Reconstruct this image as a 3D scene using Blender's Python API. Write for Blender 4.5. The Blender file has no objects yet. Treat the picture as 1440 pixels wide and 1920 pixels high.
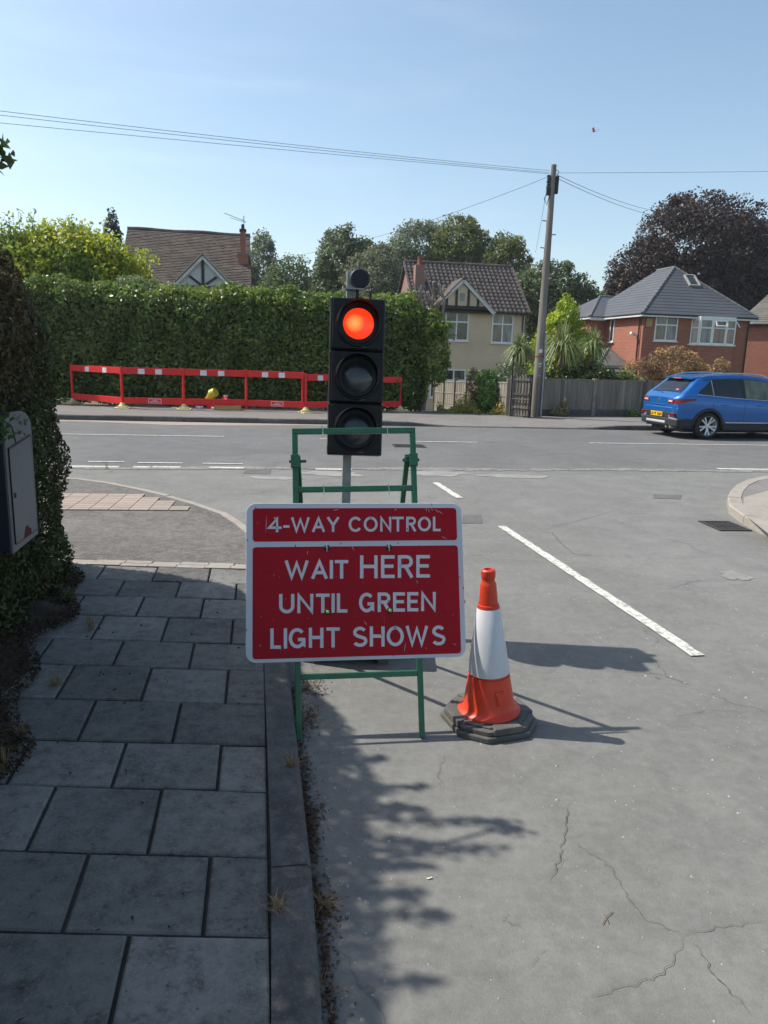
import bpy, math, random
import numpy as np
from mathutils import Vector, Matrix
R = random.Random(7)
sc = bpy.context.scene
COL = sc.collection

# ---------------------------------------------------------------- camera, sky, sun, exposure
F, H, PIT, ROLL = 1400.0, 1.70, math.atan(292/1400), .030
cP, sP, cR, sR = math.cos(PIT), math.sin(PIT), math.cos(ROLL), math.sin(ROLL)
cam_d = bpy.data.cameras.new('camera'); cam = bpy.data.objects.new('camera', cam_d); COL.objects.link(cam)
cam_d.sensor_fit = 'VERTICAL'; cam_d.sensor_height = 36; cam_d.sensor_width = 27; cam_d.lens = 36*F/1920
cam_d.clip_start = .05; cam_d.clip_end = 3000
Rv, Uv, Fv = Vector((1,0,0)), Vector((0,sP,cP)), Vector((0,cP,-sP))
cx, cy = cR*Rv + sR*Uv, -sR*Rv + cR*Uv
cam.matrix_world = Matrix(((cx.x,cy.x,-Fv.x,0),(cx.y,cy.y,-Fv.y,0),(cx.z,cy.z,-Fv.z,H),(0,0,0,1)))
sc.camera = cam

SUN_DIR = Vector((-1.0, .26, 1.22)).normalized()      # towards the sun
sun_el = math.asin(SUN_DIR.z); sun_az = math.atan2(SUN_DIR.x, SUN_DIR.y)
w = bpy.data.worlds.new('World'); sc.world = w; w.use_nodes = True
nt = w.node_tree; bg = nt.nodes['Background']
sky = nt.nodes.new('ShaderNodeTexSky'); sky.sky_type = 'NISHITA'; sky.sun_disc = False
sky.sun_elevation = sun_el; sky.sun_rotation = sun_az; sky.altitude = 60; sky.air_density = 1.0; sky.dust_density = 1.4; sky.ozone_density = .6
hs = nt.nodes.new('ShaderNodeHueSaturation'); hs.inputs['Saturation'].default_value = 1.02; hs.inputs['Hue'].default_value = .490
tcw = nt.nodes.new('ShaderNodeTexCoord'); mpw = nt.nodes.new('ShaderNodeMapping'); mpw.inputs[3].default_value = (1.2,1.2,6.5); mpw.inputs[2].default_value = (.1,.25,0); nzw = nt.nodes.new('ShaderNodeTexNoise')
nzw.inputs['Scale'].default_value = 1.9; nzw.inputs['Detail'].default_value = 8; nzw.inputs['Roughness'].default_value = .62; nzw.inputs['Distortion'].default_value = .5
nt.links.new(tcw.outputs['Generated'], mpw.inputs[0]); nt.links.new(mpw.outputs[0], nzw.inputs['Vector'])
for sock_, a_, b_ in (('Value', 1.0, 1.05), ('Saturation', .97, .86)):      # faint cirrus veil
    mr_ = nt.nodes.new('ShaderNodeMapRange'); mr_.inputs[1].default_value = .50; mr_.inputs[2].default_value = .78; mr_.inputs[3].default_value = a_; mr_.inputs[4].default_value = b_
    nt.links.new(nzw.outputs[0], mr_.inputs[0]); nt.links.new(mr_.outputs[0], hs.inputs[sock_])
nt.links.new(sky.outputs[0], hs.inputs['Color']); nt.links.new(hs.outputs[0], bg.inputs[0]); bg.inputs[1].default_value = .15
sl = bpy.data.lights.new('sun', 'SUN'); sl.energy = 4.9; sl.angle = math.radians(.55); sl.color = (1, .95, .86)
so = bpy.data.objects.new('sun', sl); COL.objects.link(so); so.rotation_euler = SUN_DIR.to_track_quat('Z', 'Y').to_euler(); so.location = (-20, 0, 30)
sc.view_settings.view_transform = 'Standard'; sc.view_settings.look = 'None'; sc.view_settings.gamma = 1
sc.view_settings.use_curve_mapping = False; sc.view_settings.exposure = 0.30
try:
    sc.cycles.max_bounces = 6; sc.cycles.transparent_max_bounces = 8
except Exception: pass

def ray(px, py):
    u = (px-720)/F; v = (960-py)/F
    u2 = cR*u - sR*v; v2 = sR*u + cR*v
    return (u2, cP+v2*sP, -sP+v2*cP)
def G(px, py, z=0.):
    x, y, q = ray(px, py); t = (z-H)/q; return (x*t, y*t, z)
def P(px, py, D):
    x, y, q = ray(px, py); t = D/y; return (x*t, D, H+q*t)

# ---------------------------------------------------------------- materials
def new_mat(name):
    m = bpy.data.materials.new(name); m.use_nodes = True
    return m, m.node_tree, m.node_tree.nodes['Principled BSDF']
def N(nt, t, **kw):
    n = nt.nodes.new(t)
    for k, v in kw.items():
        if k in n.inputs.keys() if isinstance(k, str) else False: n.inputs[k].default_value = v
        else: setattr(n, k, v)
    return n
def c4(c): return (c[0], c[1], c[2], 1)
def mixc(nt, fac, a, b):
    n = nt.nodes.new('ShaderNodeMix'); n.data_type = 'RGBA'
    for sock, val in ((0, fac), (6, a), (7, b)):
        if hasattr(val, 'is_output') or hasattr(val, 'links'): nt.links.new(val, n.inputs[sock])
        else: n.inputs[sock].default_value = c4(val) if sock > 0 else val
    return n.outputs[2]
def ramp(nt, src, lo, hi, a=0., b=1.):
    n = nt.nodes.new('ShaderNodeMapRange'); n.inputs[1].default_value = lo; n.inputs[2].default_value = hi
    n.inputs[3].default_value = a; n.inputs[4].default_value = b; nt.links.new(src, n.inputs[0]); return n.outputs[0]
def coords(nt, scale=(1,1,1), rnd=False):
    tc = nt.nodes.new('ShaderNodeTexCoord'); mp = nt.nodes.new('ShaderNodeMapping'); mp.inputs[3].default_value = scale
    if rnd:
        oi = nt.nodes.new('ShaderNodeObjectInfo'); mu = nt.nodes.new('ShaderNodeMath'); mu.operation = 'MULTIPLY'; mu.inputs[1].default_value = 37.
        nt.links.new(oi.outputs['Random'], mu.inputs[0]); cb = nt.nodes.new('ShaderNodeCombineXYZ')
        for i in range(3): nt.links.new(mu.outputs[0], cb.inputs[i])
        nt.links.new(cb.outputs[0], mp.inputs[1])
    nt.links.new(tc.outputs['Object'], mp.inputs[0]); return mp.outputs[0]
def noise(nt, vec, scale, detail=4, rough=.6, dist=0.):
    n = nt.nodes.new('ShaderNodeTexNoise'); n.inputs['Scale'].default_value = scale; n.inputs['Detail'].default_value = detail
    n.inputs['Roughness'].default_value = rough; n.inputs['Distortion'].default_value = dist; nt.links.new(vec, n.inputs['Vector']); return n.outputs[0]
def bump(nt, b, src, strength, dist=.01):
    n = nt.nodes.new('ShaderNodeBump'); n.inputs['Strength'].default_value = strength; n.inputs['Distance'].default_value = dist
    nt.links.new(src, n.inputs['Height']); nt.links.new(n.outputs[0], b.inputs['Normal'])

def M(name, c1, c2=None, scale=4., rough=.8, bmp=0., bscale=60., metal=0., spec=.4, rnd=False, stretch=(1,1,1), lo=.35, hi=.65, coat=0., objvar=0.):
    m, nt, b = new_mat(name); b.inputs['Roughness'].default_value = rough; b.inputs['Metallic'].default_value = metal
    b.inputs['Specular IOR Level'].default_value = spec; b.inputs['Coat Weight'].default_value = coat; b.inputs['Coat Roughness'].default_value = .03
    v = coords(nt, stretch, rnd)
    c2 = c2 or tuple(k*.82 for k in c1)
    f = ramp(nt, noise(nt, v, scale, 6), lo, hi)
    col = mixc(nt, f, c1, c2)
    if objvar:
        oi = nt.nodes.new('ShaderNodeObjectInfo'); hs = nt.nodes.new('ShaderNodeHueSaturation')
        nt.links.new(ramp(nt, oi.outputs['Random'], 0, 1, 1-objvar, 1+objvar), hs.inputs['Value']); nt.links.new(col, hs.inputs['Color']); col = hs.outputs[0]
    nt.links.new(col, b.inputs['Base Color'])
    if bmp: bump(nt, b, noise(nt, v, bscale, 3), bmp)
    return m

def leafmat(name, c1, c2, c3=None, trans=.35, rough=.45, scale=.7, spec=.35):
    m, nt, b = new_mat(name); b.inputs['Roughness'].default_value = rough; b.inputs['Specular IOR Level'].default_value = spec
    g = nt.nodes.new('ShaderNodeNewGeometry'); v = coords(nt)
    col = mixc(nt, g.outputs['Random Per Island'], c1, c2)
    if c3: col = mixc(nt, ramp(nt, noise(nt, v, scale, 3), .45, .62), col, c3)
    nt.links.new(col, b.inputs['Base Color'])
    tr = nt.nodes.new('ShaderNodeBsdfTranslucent'); hs = nt.nodes.new('ShaderNodeHueSaturation'); hs.inputs['Value'].default_value = 1.25
    nt.links.new(col, hs.inputs['Color']); nt.links.new(hs.outputs[0], tr.inputs[0])
    mx = nt.nodes.new('ShaderNodeMixShader'); mx.inputs[0].default_value = trans
    nt.links.new(b.outputs[0], mx.inputs[1]); nt.links.new(tr.outputs[0], mx.inputs[2])
    nt.links.new(mx.outputs[0], nt.nodes['Material Output'].inputs[0]); return m

def roadmat(name, base, dark, light, fine=260., patch=.55, crack=0., fbump=.25, blot=.4, sp=.5, crackscale=.42, objvar=0., mot=.22):
    m, nt, b = new_mat(name); b.inputs['Roughness'].default_value = .82; b.inputs['Specular IOR Level'].default_value = .35
    v = coords(nt)
    big = noise(nt, v, patch, 6, .65, .6); mid = noise(nt, v, 3.1, 6, .7); fin = noise(nt, v, fine, 2, .7); fin2 = noise(nt, v, fine*.3, 3, .7)
    col = mixc(nt, ramp(nt, big, .38, .62, 0, blot), base, light)
    col = mixc(nt, ramp(nt, mid, .42, .7, 0, .45), col, dark)
    m3 = noise(nt, v, 17, 5, .75); col = mixc(nt, ramp(nt, m3, .50, .68, 0, mot), col, light); col = mixc(nt, ramp(nt, m3, .48, .33, 0, mot), col, dark)
    col = mixc(nt, ramp(nt, fin, .56, .70, 0, sp), col, light)
    col = mixc(nt, ramp(nt, fin2, .38, .28, 0, sp), col, dark)
    ht = nt.nodes.new('ShaderNodeMath'); ht.operation = 'ADD'; nt.links.new(fin, ht.inputs[0]); nt.links.new(fin2, ht.inputs[1])
    if crack:
        dn = nt.nodes.new('ShaderNodeTexNoise'); dn.inputs['Scale'].default_value = 3.; dn.inputs['Detail'].default_value = 6; nt.links.new(v, dn.inputs['Vector'])
        ad = nt.nodes.new('ShaderNodeVectorMath'); ad.operation = 'MULTIPLY_ADD'; ad.inputs[1].default_value = (.42, .42, 0); nt.links.new(dn.outputs[1], ad.inputs[0]); nt.links.new(v, ad.inputs[2])
        vo = nt.nodes.new('ShaderNodeTexVoronoi'); vo.feature = 'DISTANCE_TO_EDGE'; vo.inputs['Scale'].default_value = crackscale; nt.links.new(ad.outputs[0], vo.inputs['Vector'])
        mask = ramp(nt, noise(nt, v, .9, 3), .50, .60)
        wdt = ramp(nt, vo.outputs['Distance'], .0012, .0034, 1, 0)
        mm = nt.nodes.new('ShaderNodeMath'); mm.operation = 'MULTIPLY'; nt.links.new(mask, mm.inputs[0]); nt.links.new(wdt, mm.inputs[1])
        m2 = nt.nodes.new('ShaderNodeMath'); m2.operation = 'MULTIPLY'; m2.inputs[1].default_value = crack; nt.links.new(mm.outputs[0], m2.inputs[0])
        col = mixc(nt, m2.outputs[0], col, tuple(k*.35 for k in dark))
    if objvar:
        oi = nt.nodes.new('ShaderNodeObjectInfo'); hs = nt.nodes.new('ShaderNodeHueSaturation')
        nt.links.new(ramp(nt, oi.outputs['Random'], 0, 1, 1-objvar, 1+objvar), hs.inputs['Value']); nt.links.new(col, hs.inputs['Color']); col = hs.outputs[0]
    nt.links.new(col, b.inputs['Base Color'])
    bump(nt, b, ht.outputs[0], fbump, .006); return m

def brickmat(name, c1, c2, mortar, bw=.225, bh=.075, ms=.010):
    m, nt, b = new_mat(name); b.inputs['Roughness'].default_value = .85
    tc = nt.nodes.new('ShaderNodeTexCoord'); sx = nt.nodes.new('ShaderNodeSeparateXYZ'); nt.links.new(tc.outputs['Object'], sx.inputs[0])
    ad = nt.nodes.new('ShaderNodeMath'); nt.links.new(sx.outputs[0], ad.inputs[0]); nt.links.new(sx.outputs[1], ad.inputs[1])
    cb = nt.nodes.new('ShaderNodeCombineXYZ'); nt.links.new(ad.outputs[0], cb.inputs[0]); nt.links.new(sx.outputs[2], cb.inputs[1])
    br = nt.nodes.new('ShaderNodeTexBrick'); nt.links.new(cb.outputs[0], br.inputs['Vector'])
    br.inputs['Scale'].default_value = 1; br.inputs['Brick Width'].default_value = bw; br.inputs['Row Height'].default_value = bh
    br.inputs['Mortar Size'].default_value = ms; br.inputs['Mortar Smooth'].default_value = .2; br.inputs['Bias'].default_value = 0.
    br.inputs['Color1'].default_value = c4(c1); br.inputs['Color2'].default_value = c4(c2); br.inputs['Mortar'].default_value = c4(mortar)
    n = ramp(nt, noise(nt, tc.outputs['Object'], .9, 5), .3, .7, 0, .35)
    nt.links.new(mixc(nt, n, br.outputs['Color'], tuple(k*.7 for k in c1)), b.inputs['Base Color'])
    bump(nt, b, br.outputs['Fac'], -.4, .01); return m

MT = {}
MT['side_road'] = roadmat('side_road', (.158,.155,.143), (.088,.088,.086), (.25,.25,.235), 210, .5, crack=.45, fbump=.35, blot=.35, sp=.5, mot=.3)
MT['main_road'] = roadmat('main_road', (.118,.117,.114), (.065,.065,.065), (.22,.22,.215), 130, .35, crack=.0, fbump=.5, blot=.3, sp=.6)
MT['apron'] = roadmat('apron', (.092,.085,.078), (.045,.042,.038), (.24,.22,.20), 85, .9, crack=.3, fbump=.8, blot=.35, sp=1., mot=.5)
MT['far_path'] = roadmat('far_path', (.17,.155,.145), (.11,.10,.095), (.24,.225,.21), 120, .6, crack=.5, fbump=.3, blot=.4, sp=.35)
MT['worn'] = roadmat('worn', (.22,.215,.20), (.12,.12,.11), (.33,.32,.30), 90, 2.5, crack=0, fbump=.4, blot=.5, sp=.8)
MT['darkpatch'] = roadmat('darkpatch', (.11,.105,.10), (.06,.06,.06), (.19,.18,.17), 130, 2., crack=0, fbump=.5, blot=.3, sp=.7)
MT['ground'] = M('ground_soil', (.12,.10,.055), (.07,.09,.03), .8, .95, .5, 20)
MT['soil'] = M('soil_litter', (.055,.038,.024), (.025,.018,.012), 9, .95, .8, 50)
MT['slab'] = roadmat('slab_concrete', (.115,.112,.104), (.05,.049,.047), (.205,.20,.185), 95, 1.6, crack=0, fbump=.45, blot=.7, sp=.8, objvar=.26, mot=.7)
MT['slabbed'] = M('joint_sand', (.05,.047,.042), (.03,.028,.025), 30, .95, .5, 80)
MT['kerb'] = roadmat('kerb_concrete', (.075,.075,.073), (.038,.038,.04), (.17,.17,.16), 110, 1.9, crack=0, fbump=.5, blot=.4, sp=.6, mot=.5, objvar=.1)
MT['palekerb'] = roadmat('pale_kerb', (.29,.255,.22), (.17,.15,.13), (.38,.35,.31), 90, 2.5, crack=0, fbump=.3, blot=.4, sp=.3)
MT['tactile'] = M('buff_paving', (.35,.285,.235), (.25,.205,.17), 5, .85, .3, 60, objvar=.12)
def paintmat():
    m, nt, b = new_mat('worn_white_paint'); b.inputs['Roughness'].default_value = .7; v = coords(nt)
    n1 = ramp(nt, noise(nt, v, 22, 8, .8), .47, .60, 0, .85); col = mixc(nt, n1, (.60,.585,.53), (.20,.195,.18))
    nt.links.new(col, b.inputs['Base Color']); bump(nt, b, noise(nt, v, 200, 2), .3); return m
MT['paint'] = paintmat()

# ---------------------------------------------------------------- mesh helpers
def set_props(o, label=None, cat=None, group=None, kind=None):
    if label: o['label'] = label
    if cat: o['category'] = cat
    if group: o['group'] = group
    if kind: o['kind'] = kind
    return o
def link(name, me, parent=None):
    o = bpy.data.objects.new(name, me); COL.objects.link(o)
    if parent: o.parent = parent
    return o
def thing(name, label, cat, loc=(0,0,0), rotz=0., group=None, rot=None):
    o = bpy.data.objects.new(name, None); COL.objects.link(o); o.location = loc
    o.rotation_euler = rot if rot else (0,0,rotz); o.empty_display_size = .2
    return set_props(o, label, cat, group)
class MB:
    def __init__(s): s.v = []; s.f = []
    def add(s, vs, fs):
        k = len(s.v); s.v += [tuple(p) for p in vs]; s.f += [tuple(i+k for i in f) for f in fs]; return s
    def box(s, x0, y0, z0, x1, y1, z1):
        return s.add([(x0,y0,z0),(x1,y0,z0),(x1,y1,z0),(x0,y1,z0),(x0,y0,z1),(x1,y0,z1),(x1,y1,z1),(x0,y1,z1)],
            [(0,3,2,1),(4,5,6,7),(0,1,5,4),(1,2,6,5),(2,3,7,6),(3,0,4,7)])
    def bar(s, a, b, w, h=None, up=(0,0,1)):
        a, b = Vector(a), Vector(b); h = h or w; d = (b-a).normalized(); u = Vector(up)
        if abs(d.dot(u)) > .98: u = Vector((0,1,0))
        x = d.cross(u).normalized()*w/2; y = x.cross(d).normalized()*h/2
        return s.add([a-x-y,a+x-y,a+x+y,a-x+y,b-x-y,b+x-y,b+x+y,b-x+y],[(0,3,2,1),(4,5,6,7),(0,1,5,4),(1,2,6,5),(2,3,7,6),(3,0,4,7)])
    def tube(s, pts, r, n=8, cap=True):
        pts = [Vector(p) for p in pts]; rs = r if isinstance(r, (list, tuple)) else [r]*len(pts); k = len(s.v); prev = None
        for i, p in enumerate(pts):
            d = (pts[min(i+1,len(pts)-1)]-pts[max(i-1,0)]).normalized()
            if prev is None: u = d.orthogonal().normalized()
            else:
                u = prev - d*prev.dot(d); u = u.normalized() if u.length > 1e-6 else d.orthogonal().normalized()
            prev = u; q = d.cross(u)
            for j in range(n):
                t = 2*math.pi*j/n; s.v.append(tuple(p + (u*math.cos(t)+q*math.sin(t))*rs[i]))
        for i in range(len(pts)-1):
            for j in range(n):
                j2 = (j+1) % n; s.f.append((k+i*n+j, k+i*n+j2, k+(i+1)*n+j2, k+(i+1)*n+j))
        if cap:
            s.f.append(tuple(k+j for j in reversed(range(n)))); e = k+(len(pts)-1)*n; s.f.append(tuple(e+j for j in range(n)))
        return s
    def prism(s, poly, z0, z1, hole=None):       # poly list of (x,y) ccw; z can be a function
        n = len(poly); a = (lambda x,y: z0) if not callable(z0) else z0; b = (lambda x,y: z1) if not callable(z1) else z1
        return s.add([(x,y,a(x,y)) for x,y in poly]+[(x,y,b(x,y)) for x,y in poly],
            [tuple(reversed(range(n))), tuple(range(n,2*n))]+[(i,(i+1)%n,n+(i+1)%n,n+i) for i in range(n)])
    def lathe(s, prof, n=32, axis='z', c=(0,0,0), a0=0., a1=2*math.pi):
        full = abs(a1-a0-2*math.pi) < 1e-6; m = n if full else n+1; k = len(s.v)
        for r, z in prof:
            for j in range(m):
                t = a0+(a1-a0)*j/n; x, y = r*math.cos(t), r*math.sin(t)
                p = (x,y,z) if axis == 'z' else ((x,z,y) if axis == 'y' else (z,x,y)); s.v.append((p[0]+c[0],p[1]+c[1],p[2]+c[2]))
        for i in range(len(prof)-1):
            for j in range(n):
                j2 = (j+1) % m; q = (k+i*m+j, k+i*m+j2, k+(i+1)*m+j2, k+(i+1)*m+j); s.f.append(q if axis != 'y' else tuple(reversed(q)))
        return s
    def grid(s, fn, nu, nv):
        k = len(s.v)
        for i in range(nu+1):
            for j in range(nv+1): s.v.append(tuple(fn(i/nu, j/nv)))
        for i in range(nu):
            for j in range(nv): s.f.append((k+i*(nv+1)+j, k+(i+1)*(nv+1)+j, k+(i+1)*(nv+1)+j+1, k+i*(nv+1)+j+1))
        return s
    def mesh(s, name, mat, smooth=False):
        me = bpy.data.meshes.new(name); me.from_pydata(s.v, [], s.f); me.update()
        if mat: me.materials.append(mat)
        if smooth:
            me.polygons.foreach_set('use_smooth', [True]*len(me.polygons))
        return me
    def build(s, name, mat, parent=None, smooth=False, bevel=0., label=None, cat=None, kind=None, group=None):
        o = link(name, s.mesh(name, mat, smooth), parent)
        if smooth == 'auto' or (smooth and bevel == 0):
            try: o.data.set_sharp_from_angle(angle=math.radians(38))
            except Exception: pass
        if bevel:
            md = o.modifiers.new('bevel','BEVEL'); md.width = bevel; md.segments = 2; md.limit_method = 'ANGLE'; md.angle_limit = math.radians(40)
        return set_props(o, label, cat, group, kind)
def inst(name, me, parent=None, loc=(0,0,0), rot=(0,0,0), scale=None):
    o = link(name, me, parent); o.location = loc; o.rotation_euler = rot
    if scale: o.scale = scale
    return o
def copy_tree(o, parent=None):
    c = o.copy(); COL.objects.link(c); c.parent = parent
    for ch in o.children: copy_tree(ch, c)
    return c

def quads_mesh(name, V, mat):                    # V: (n,4,3)
    n = len(V); me = bpy.data.meshes.new(name); me.vertices.add(4*n); me.vertices.foreach_set('co', V.reshape(-1).astype(np.float32))
    me.loops.add(4*n); me.loops.foreach_set('vertex_index', np.arange(4*n, dtype=np.int32))
    me.polygons.add(n); me.polygons.foreach_set('loop_start', np.arange(0,4*n,4,dtype=np.int32)); me.polygons.foreach_set('loop_total', np.full(n,4,dtype=np.int32))
    me.materials.append(mat); me.update(calc_edges=True); return me
def unit(a): return a/np.maximum(np.linalg.norm(a, axis=1, keepdims=True), 1e-9)
def leaves(name, C, L, mat, parent=None, seed=1, asp=.45, nrm=None, nb=.9, droop=0., kind=None):
    rs = np.random.RandomState(seed); n = len(C); C = np.asarray(C, float)
    nr = rs.normal(size=(n,3))
    if nrm is not None: nr = nr*(1-nb*.5)+np.asarray(nrm)*nb*1.6
    nr = unit(nr); t = rs.normal(size=(n,3)); t[:,2] -= droop; a = unit(t-nr*np.sum(t*nr,axis=1,keepdims=True)); b = np.cross(nr,a)
    Ls = (L*rs.uniform(.65,1.3,size=n))[:,None]*.5; Wd = Ls*asp
    off = nr*Ls*.18
    V = np.stack([C-a*Ls, C+b*Wd+off-a*Ls*.1, C+a*Ls, C-b*Wd+off-a*Ls*.1], axis=1)
    o = link(name, quads_mesh(name, V, mat), parent)
    if kind: o['kind'] = kind
    return o
def nz(Pt, s, seed=0):                           # cheap smooth noise in -1..1
    rs = np.random.RandomState(seed+100); o = np.zeros(len(Pt))
    for k in range(6):
        d = rs.normal(size=3)*s*(1+.5*k); o += np.sin(Pt@d+rs.uniform(0,6.28))/(1+.5*k)
    return o/2.6

# ================================================================ SETTING
def lerp(a, b, t): return a+(b-a)*t
def sstep(a, b, x):
    t = min(1., max(0., (x-a)/(b-a))); return t*t*(3-2*t)
def structure(o): o['kind'] = 'structure'; return o
def terr(x, y):
    yf = 21.3+.13*x
    if y < yf: return -.06
    return lerp(.10, -.95, sstep(yf+1.0, yf+9, y))
xs = sorted(set([-900,-500,-250,-120,-60]+[x*2. for x in range(-20,26)]+[70,120,250,500,900])); ys = sorted(set([-60,-20,0,10]+[18+k*.75 for k in range(26)]+[45,60,80,120,250,500,1400]))
g = MB(); g.v = [(x,y,terr(x,y)) for x in xs for y in ys]; ny = len(ys)
g.f = [(i*ny+j,(i+1)*ny+j,(i+1)*ny+j+1,i*ny+j+1) for i in range(len(xs)-1) for j in range(ny-1)]
structure(g.build('ground', MT['ground'], smooth=True))
NEAR = lambda x: 11.35+.17*x       # main road near edge
FARK = lambda x: 18.72+.13*x       # far kerb face
b = MB(); X = [-45+k*2.5 for k in range(41)]
b.v = [(x, NEAR(x), 0) for x in X]+[(x, FARK(x)+.02, 0) for x in X]; n = len(X)
b.f = [(i,i+1,n+i+1,n+i) for i in range(n-1)]; road = structure(b.build('main_road', MT['main_road']))
b = MB(); b.v = [(x, -12, 0) for x in X]+[(x, max(NEAR(x),-11), 0) for x in X]
b.f = [(i,i+1,n+i+1,n+i) for i in range(n-1)]; sroad = structure(b.build('side_road', MT['side_road']))
MT['seam'] = roadmat('seam_chips', (.135,.13,.12), (.06,.058,.055), (.30,.29,.27), 60, 3., fbump=.8, blot=.6, sp=1., mot=.8)
# rough seam where the two surfacings meet
b = MB(); rr = random.Random(3); k = 0; X2 = [-9+i*.12 for i in range(200)]
b.v = [(x, NEAR(x)-.05-rr.random()*.07-.05*math.sin(x*1.3), .0058) for x in X2]+[(x, NEAR(x)+.12+rr.random()*.1+.08*math.sin(x*2.1), .0058) for x in X2]
n2 = len(X2); b.f = [(i,i+1,n2+i+1,n2+i) for i in range(n2-1)]; b.build('road_seam', MT['seam'], road)

def blob(cx_, cy_, rx, ry, z, seed, n=90, jag=.25, rot=0.):
    r_ = random.Random(seed); ph = [r_.uniform(0,6.28) for _ in range(4)]; out = []
    for i in range(n):
        t = 2*math.pi*i/n; q = 1+jag*(.5*math.sin(2*t+ph[0])+.35*math.sin(3*t+ph[1])+.35*math.sin(5*t+ph[2])+.3*math.sin(9*t+ph[3]))*r_.uniform(.86,1.08)
        x, y = rx*q*math.cos(t), ry*q*math.sin(t); out.append((cx_+x*math.cos(rot)-y*math.sin(rot), cy_+x*math.sin(rot)+y*math.cos(rot), z))
    return out
def patch(name, pts, mat, parent):
    m_ = MB().add([(p[0],p[1],p[2]) for p in pts], [tuple(range(len(pts)))]); return m_.build(name, mat, parent)
def gb(px0, px1, py0, py1, seed, jag=.25, z=.004):
    a, c = G(px0, (py0+py1)/2), G(px1, (py0+py1)/2); d0, d1 = G((px0+px1)/2, py1), G((px0+px1)/2, py0)
    return blob((a[0]+c[0])/2, (d0[1]+d1[1])/2, abs(c[0]-a[0])/2, abs(d1[1]-d0[1])/2, z, seed, jag=jag)
MT['faint'] = roadmat('faint_wear', (.21,.205,.19), (.13,.125,.12), (.29,.28,.26), 160, 2.5, fbump=.4, blot=.4, sp=.6, mot=.5)
patch('worn_patch', gb(905,1025,890,897,1), MT['worn'], sroad)
patch('worn_patch', gb(770,875,883,893,2), MT['worn'], sroad)
patch('worn_patch', gb(560,680,884,893,12), MT['worn'], sroad)
patch('worn_patch', gb(1358,1400,1070,1090,3,.35), MT['faint'], sroad)
patch('worn_patch', gb(470,560,893,900,8), MT['worn'], sroad)
patch('dark_patch', [G(866,981,.004),G(905,981,.004),G(902,966,.004),G(868,965,.004)], MT['darkpatch'], sroad)
patch('dark_patch', [G(1224,934,.004),G(1276,936,.004),G(1278,928,.004),G(1226,926,.004)], MT['darkpatch'], sroad)
patch('dark_patch', [G(455,888,.004),G(506,889,.004),G(510,874,.004),G(470,873,.004)], MT['darkpatch'], sroad)
patch('dust_patch', [(x, FARK(x)-.02, .004) for x in (-12,-9,-6,-3,0)]+[(x, FARK(x)-.55-.3*math.sin(x), .004) for x in (-1,-2,-3.5,-5,-7,-9,-12)], roadmat('dust', (.30,.24,.20), (.2,.17,.15), (.38,.32,.28), 100, 1., fbump=.2), road)

# painted markings
def mark(name, a, c, wd, z=.008, parent=None, seed=0):
    a, c = Vector((a[0],a[1],0)), Vector((c[0],c[1],0)); d = (c-a); L = d.length; d.normalize(); q = Vector((-d.y,d.x,0))*wd/2; r_ = random.Random(seed)
    n_ = max(4, int(L/.09)); up, dn = [], []
    for i in range(n_+1):
        p = a+d*L*i/n_; e1 = 1-r_.random()**3*.28; e2 = 1-r_.random()**3*.28
        up.append((p.x+q.x*e1, p.y+q.y*e1, z)); dn.append((p.x-q.x*e2, p.y-q.y*e2, z))
    m_ = MB(); m_.v = dn+up; m_.f = [(i,i+1,n_+2+i,n_+1+i) for i in range(n_)]
    return m_.build(name, MT['paint'], parent)
mark('lane_marking', (1.225,7.59), (1.90,4.2), .095, parent=sroad, seed=1)
mark('lane_marking', (.70,10.23), (.93,9.12), .10, parent=sroad, seed=2)
for i, (x0,x1,y0,y1) in enumerate([(100,420,814,819),(600,700,823,824),(770,895,828,830),(1105,1560,831,837)]):
    mark('lane_marking', G(x0,y0), G(x1,y1), .085, parent=road, seed=10+i)
for i, (x0,x1,y0,y1) in enumerate([(165,233,866,866.5),(258,343,868,869),(380,455,869.5,870.5),(120,148,875,875),(148,223,875,876),(250,282,876,876.5),(286,338,876,876.5),(392,457,877,878),(592,660,880,881),(1345,1520,879.5,882)]):
    mark('give_way_marking', G(x0,y0), G(x1,y1), .075 if i < 3 else .13, parent=sroad, seed=30+i)
def crack(pts, wd, seed, parent=sroad, z=.005):
    r_ = random.Random(seed); P_ = [Vector((p[0],p[1],0)) for p in pts]; full = []
    for i in range(len(P_)-1):
        for k_ in range(8): full.append(P_[i].lerp(P_[i+1], k_/8)+Vector((r_.gauss(0,.003)+.006*math.sin(i*5+k_*1.9+seed), r_.gauss(0,.003)+.004*math.sin(i*3+k_*.9), 0)))
    full.append(P_[-1]); m_ = MB(); n_ = len(full)
    for sgn in (-1, 1):
        for i, p in enumerate(full):
            d = (full[min(i+1,n_-1)]-full[max(i-1,0)]).normalized(); w_ = wd*(.4+.8*r_.random())*min(1, min(i+1,n_-i)/6)/2
            m_.v.append((p.x-d.y*w_*sgn, p.y+d.x*w_*sgn, z))
    m_.f = [(i,i+1,n_+i+1,n_+i) for i in range(n_-1)]; m_.build('surface_crack', MT['crack'], parent)
MT['crack'] = M('crack_dark', (.13,.12,.105), (.075,.068,.06), 30, .95)
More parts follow.
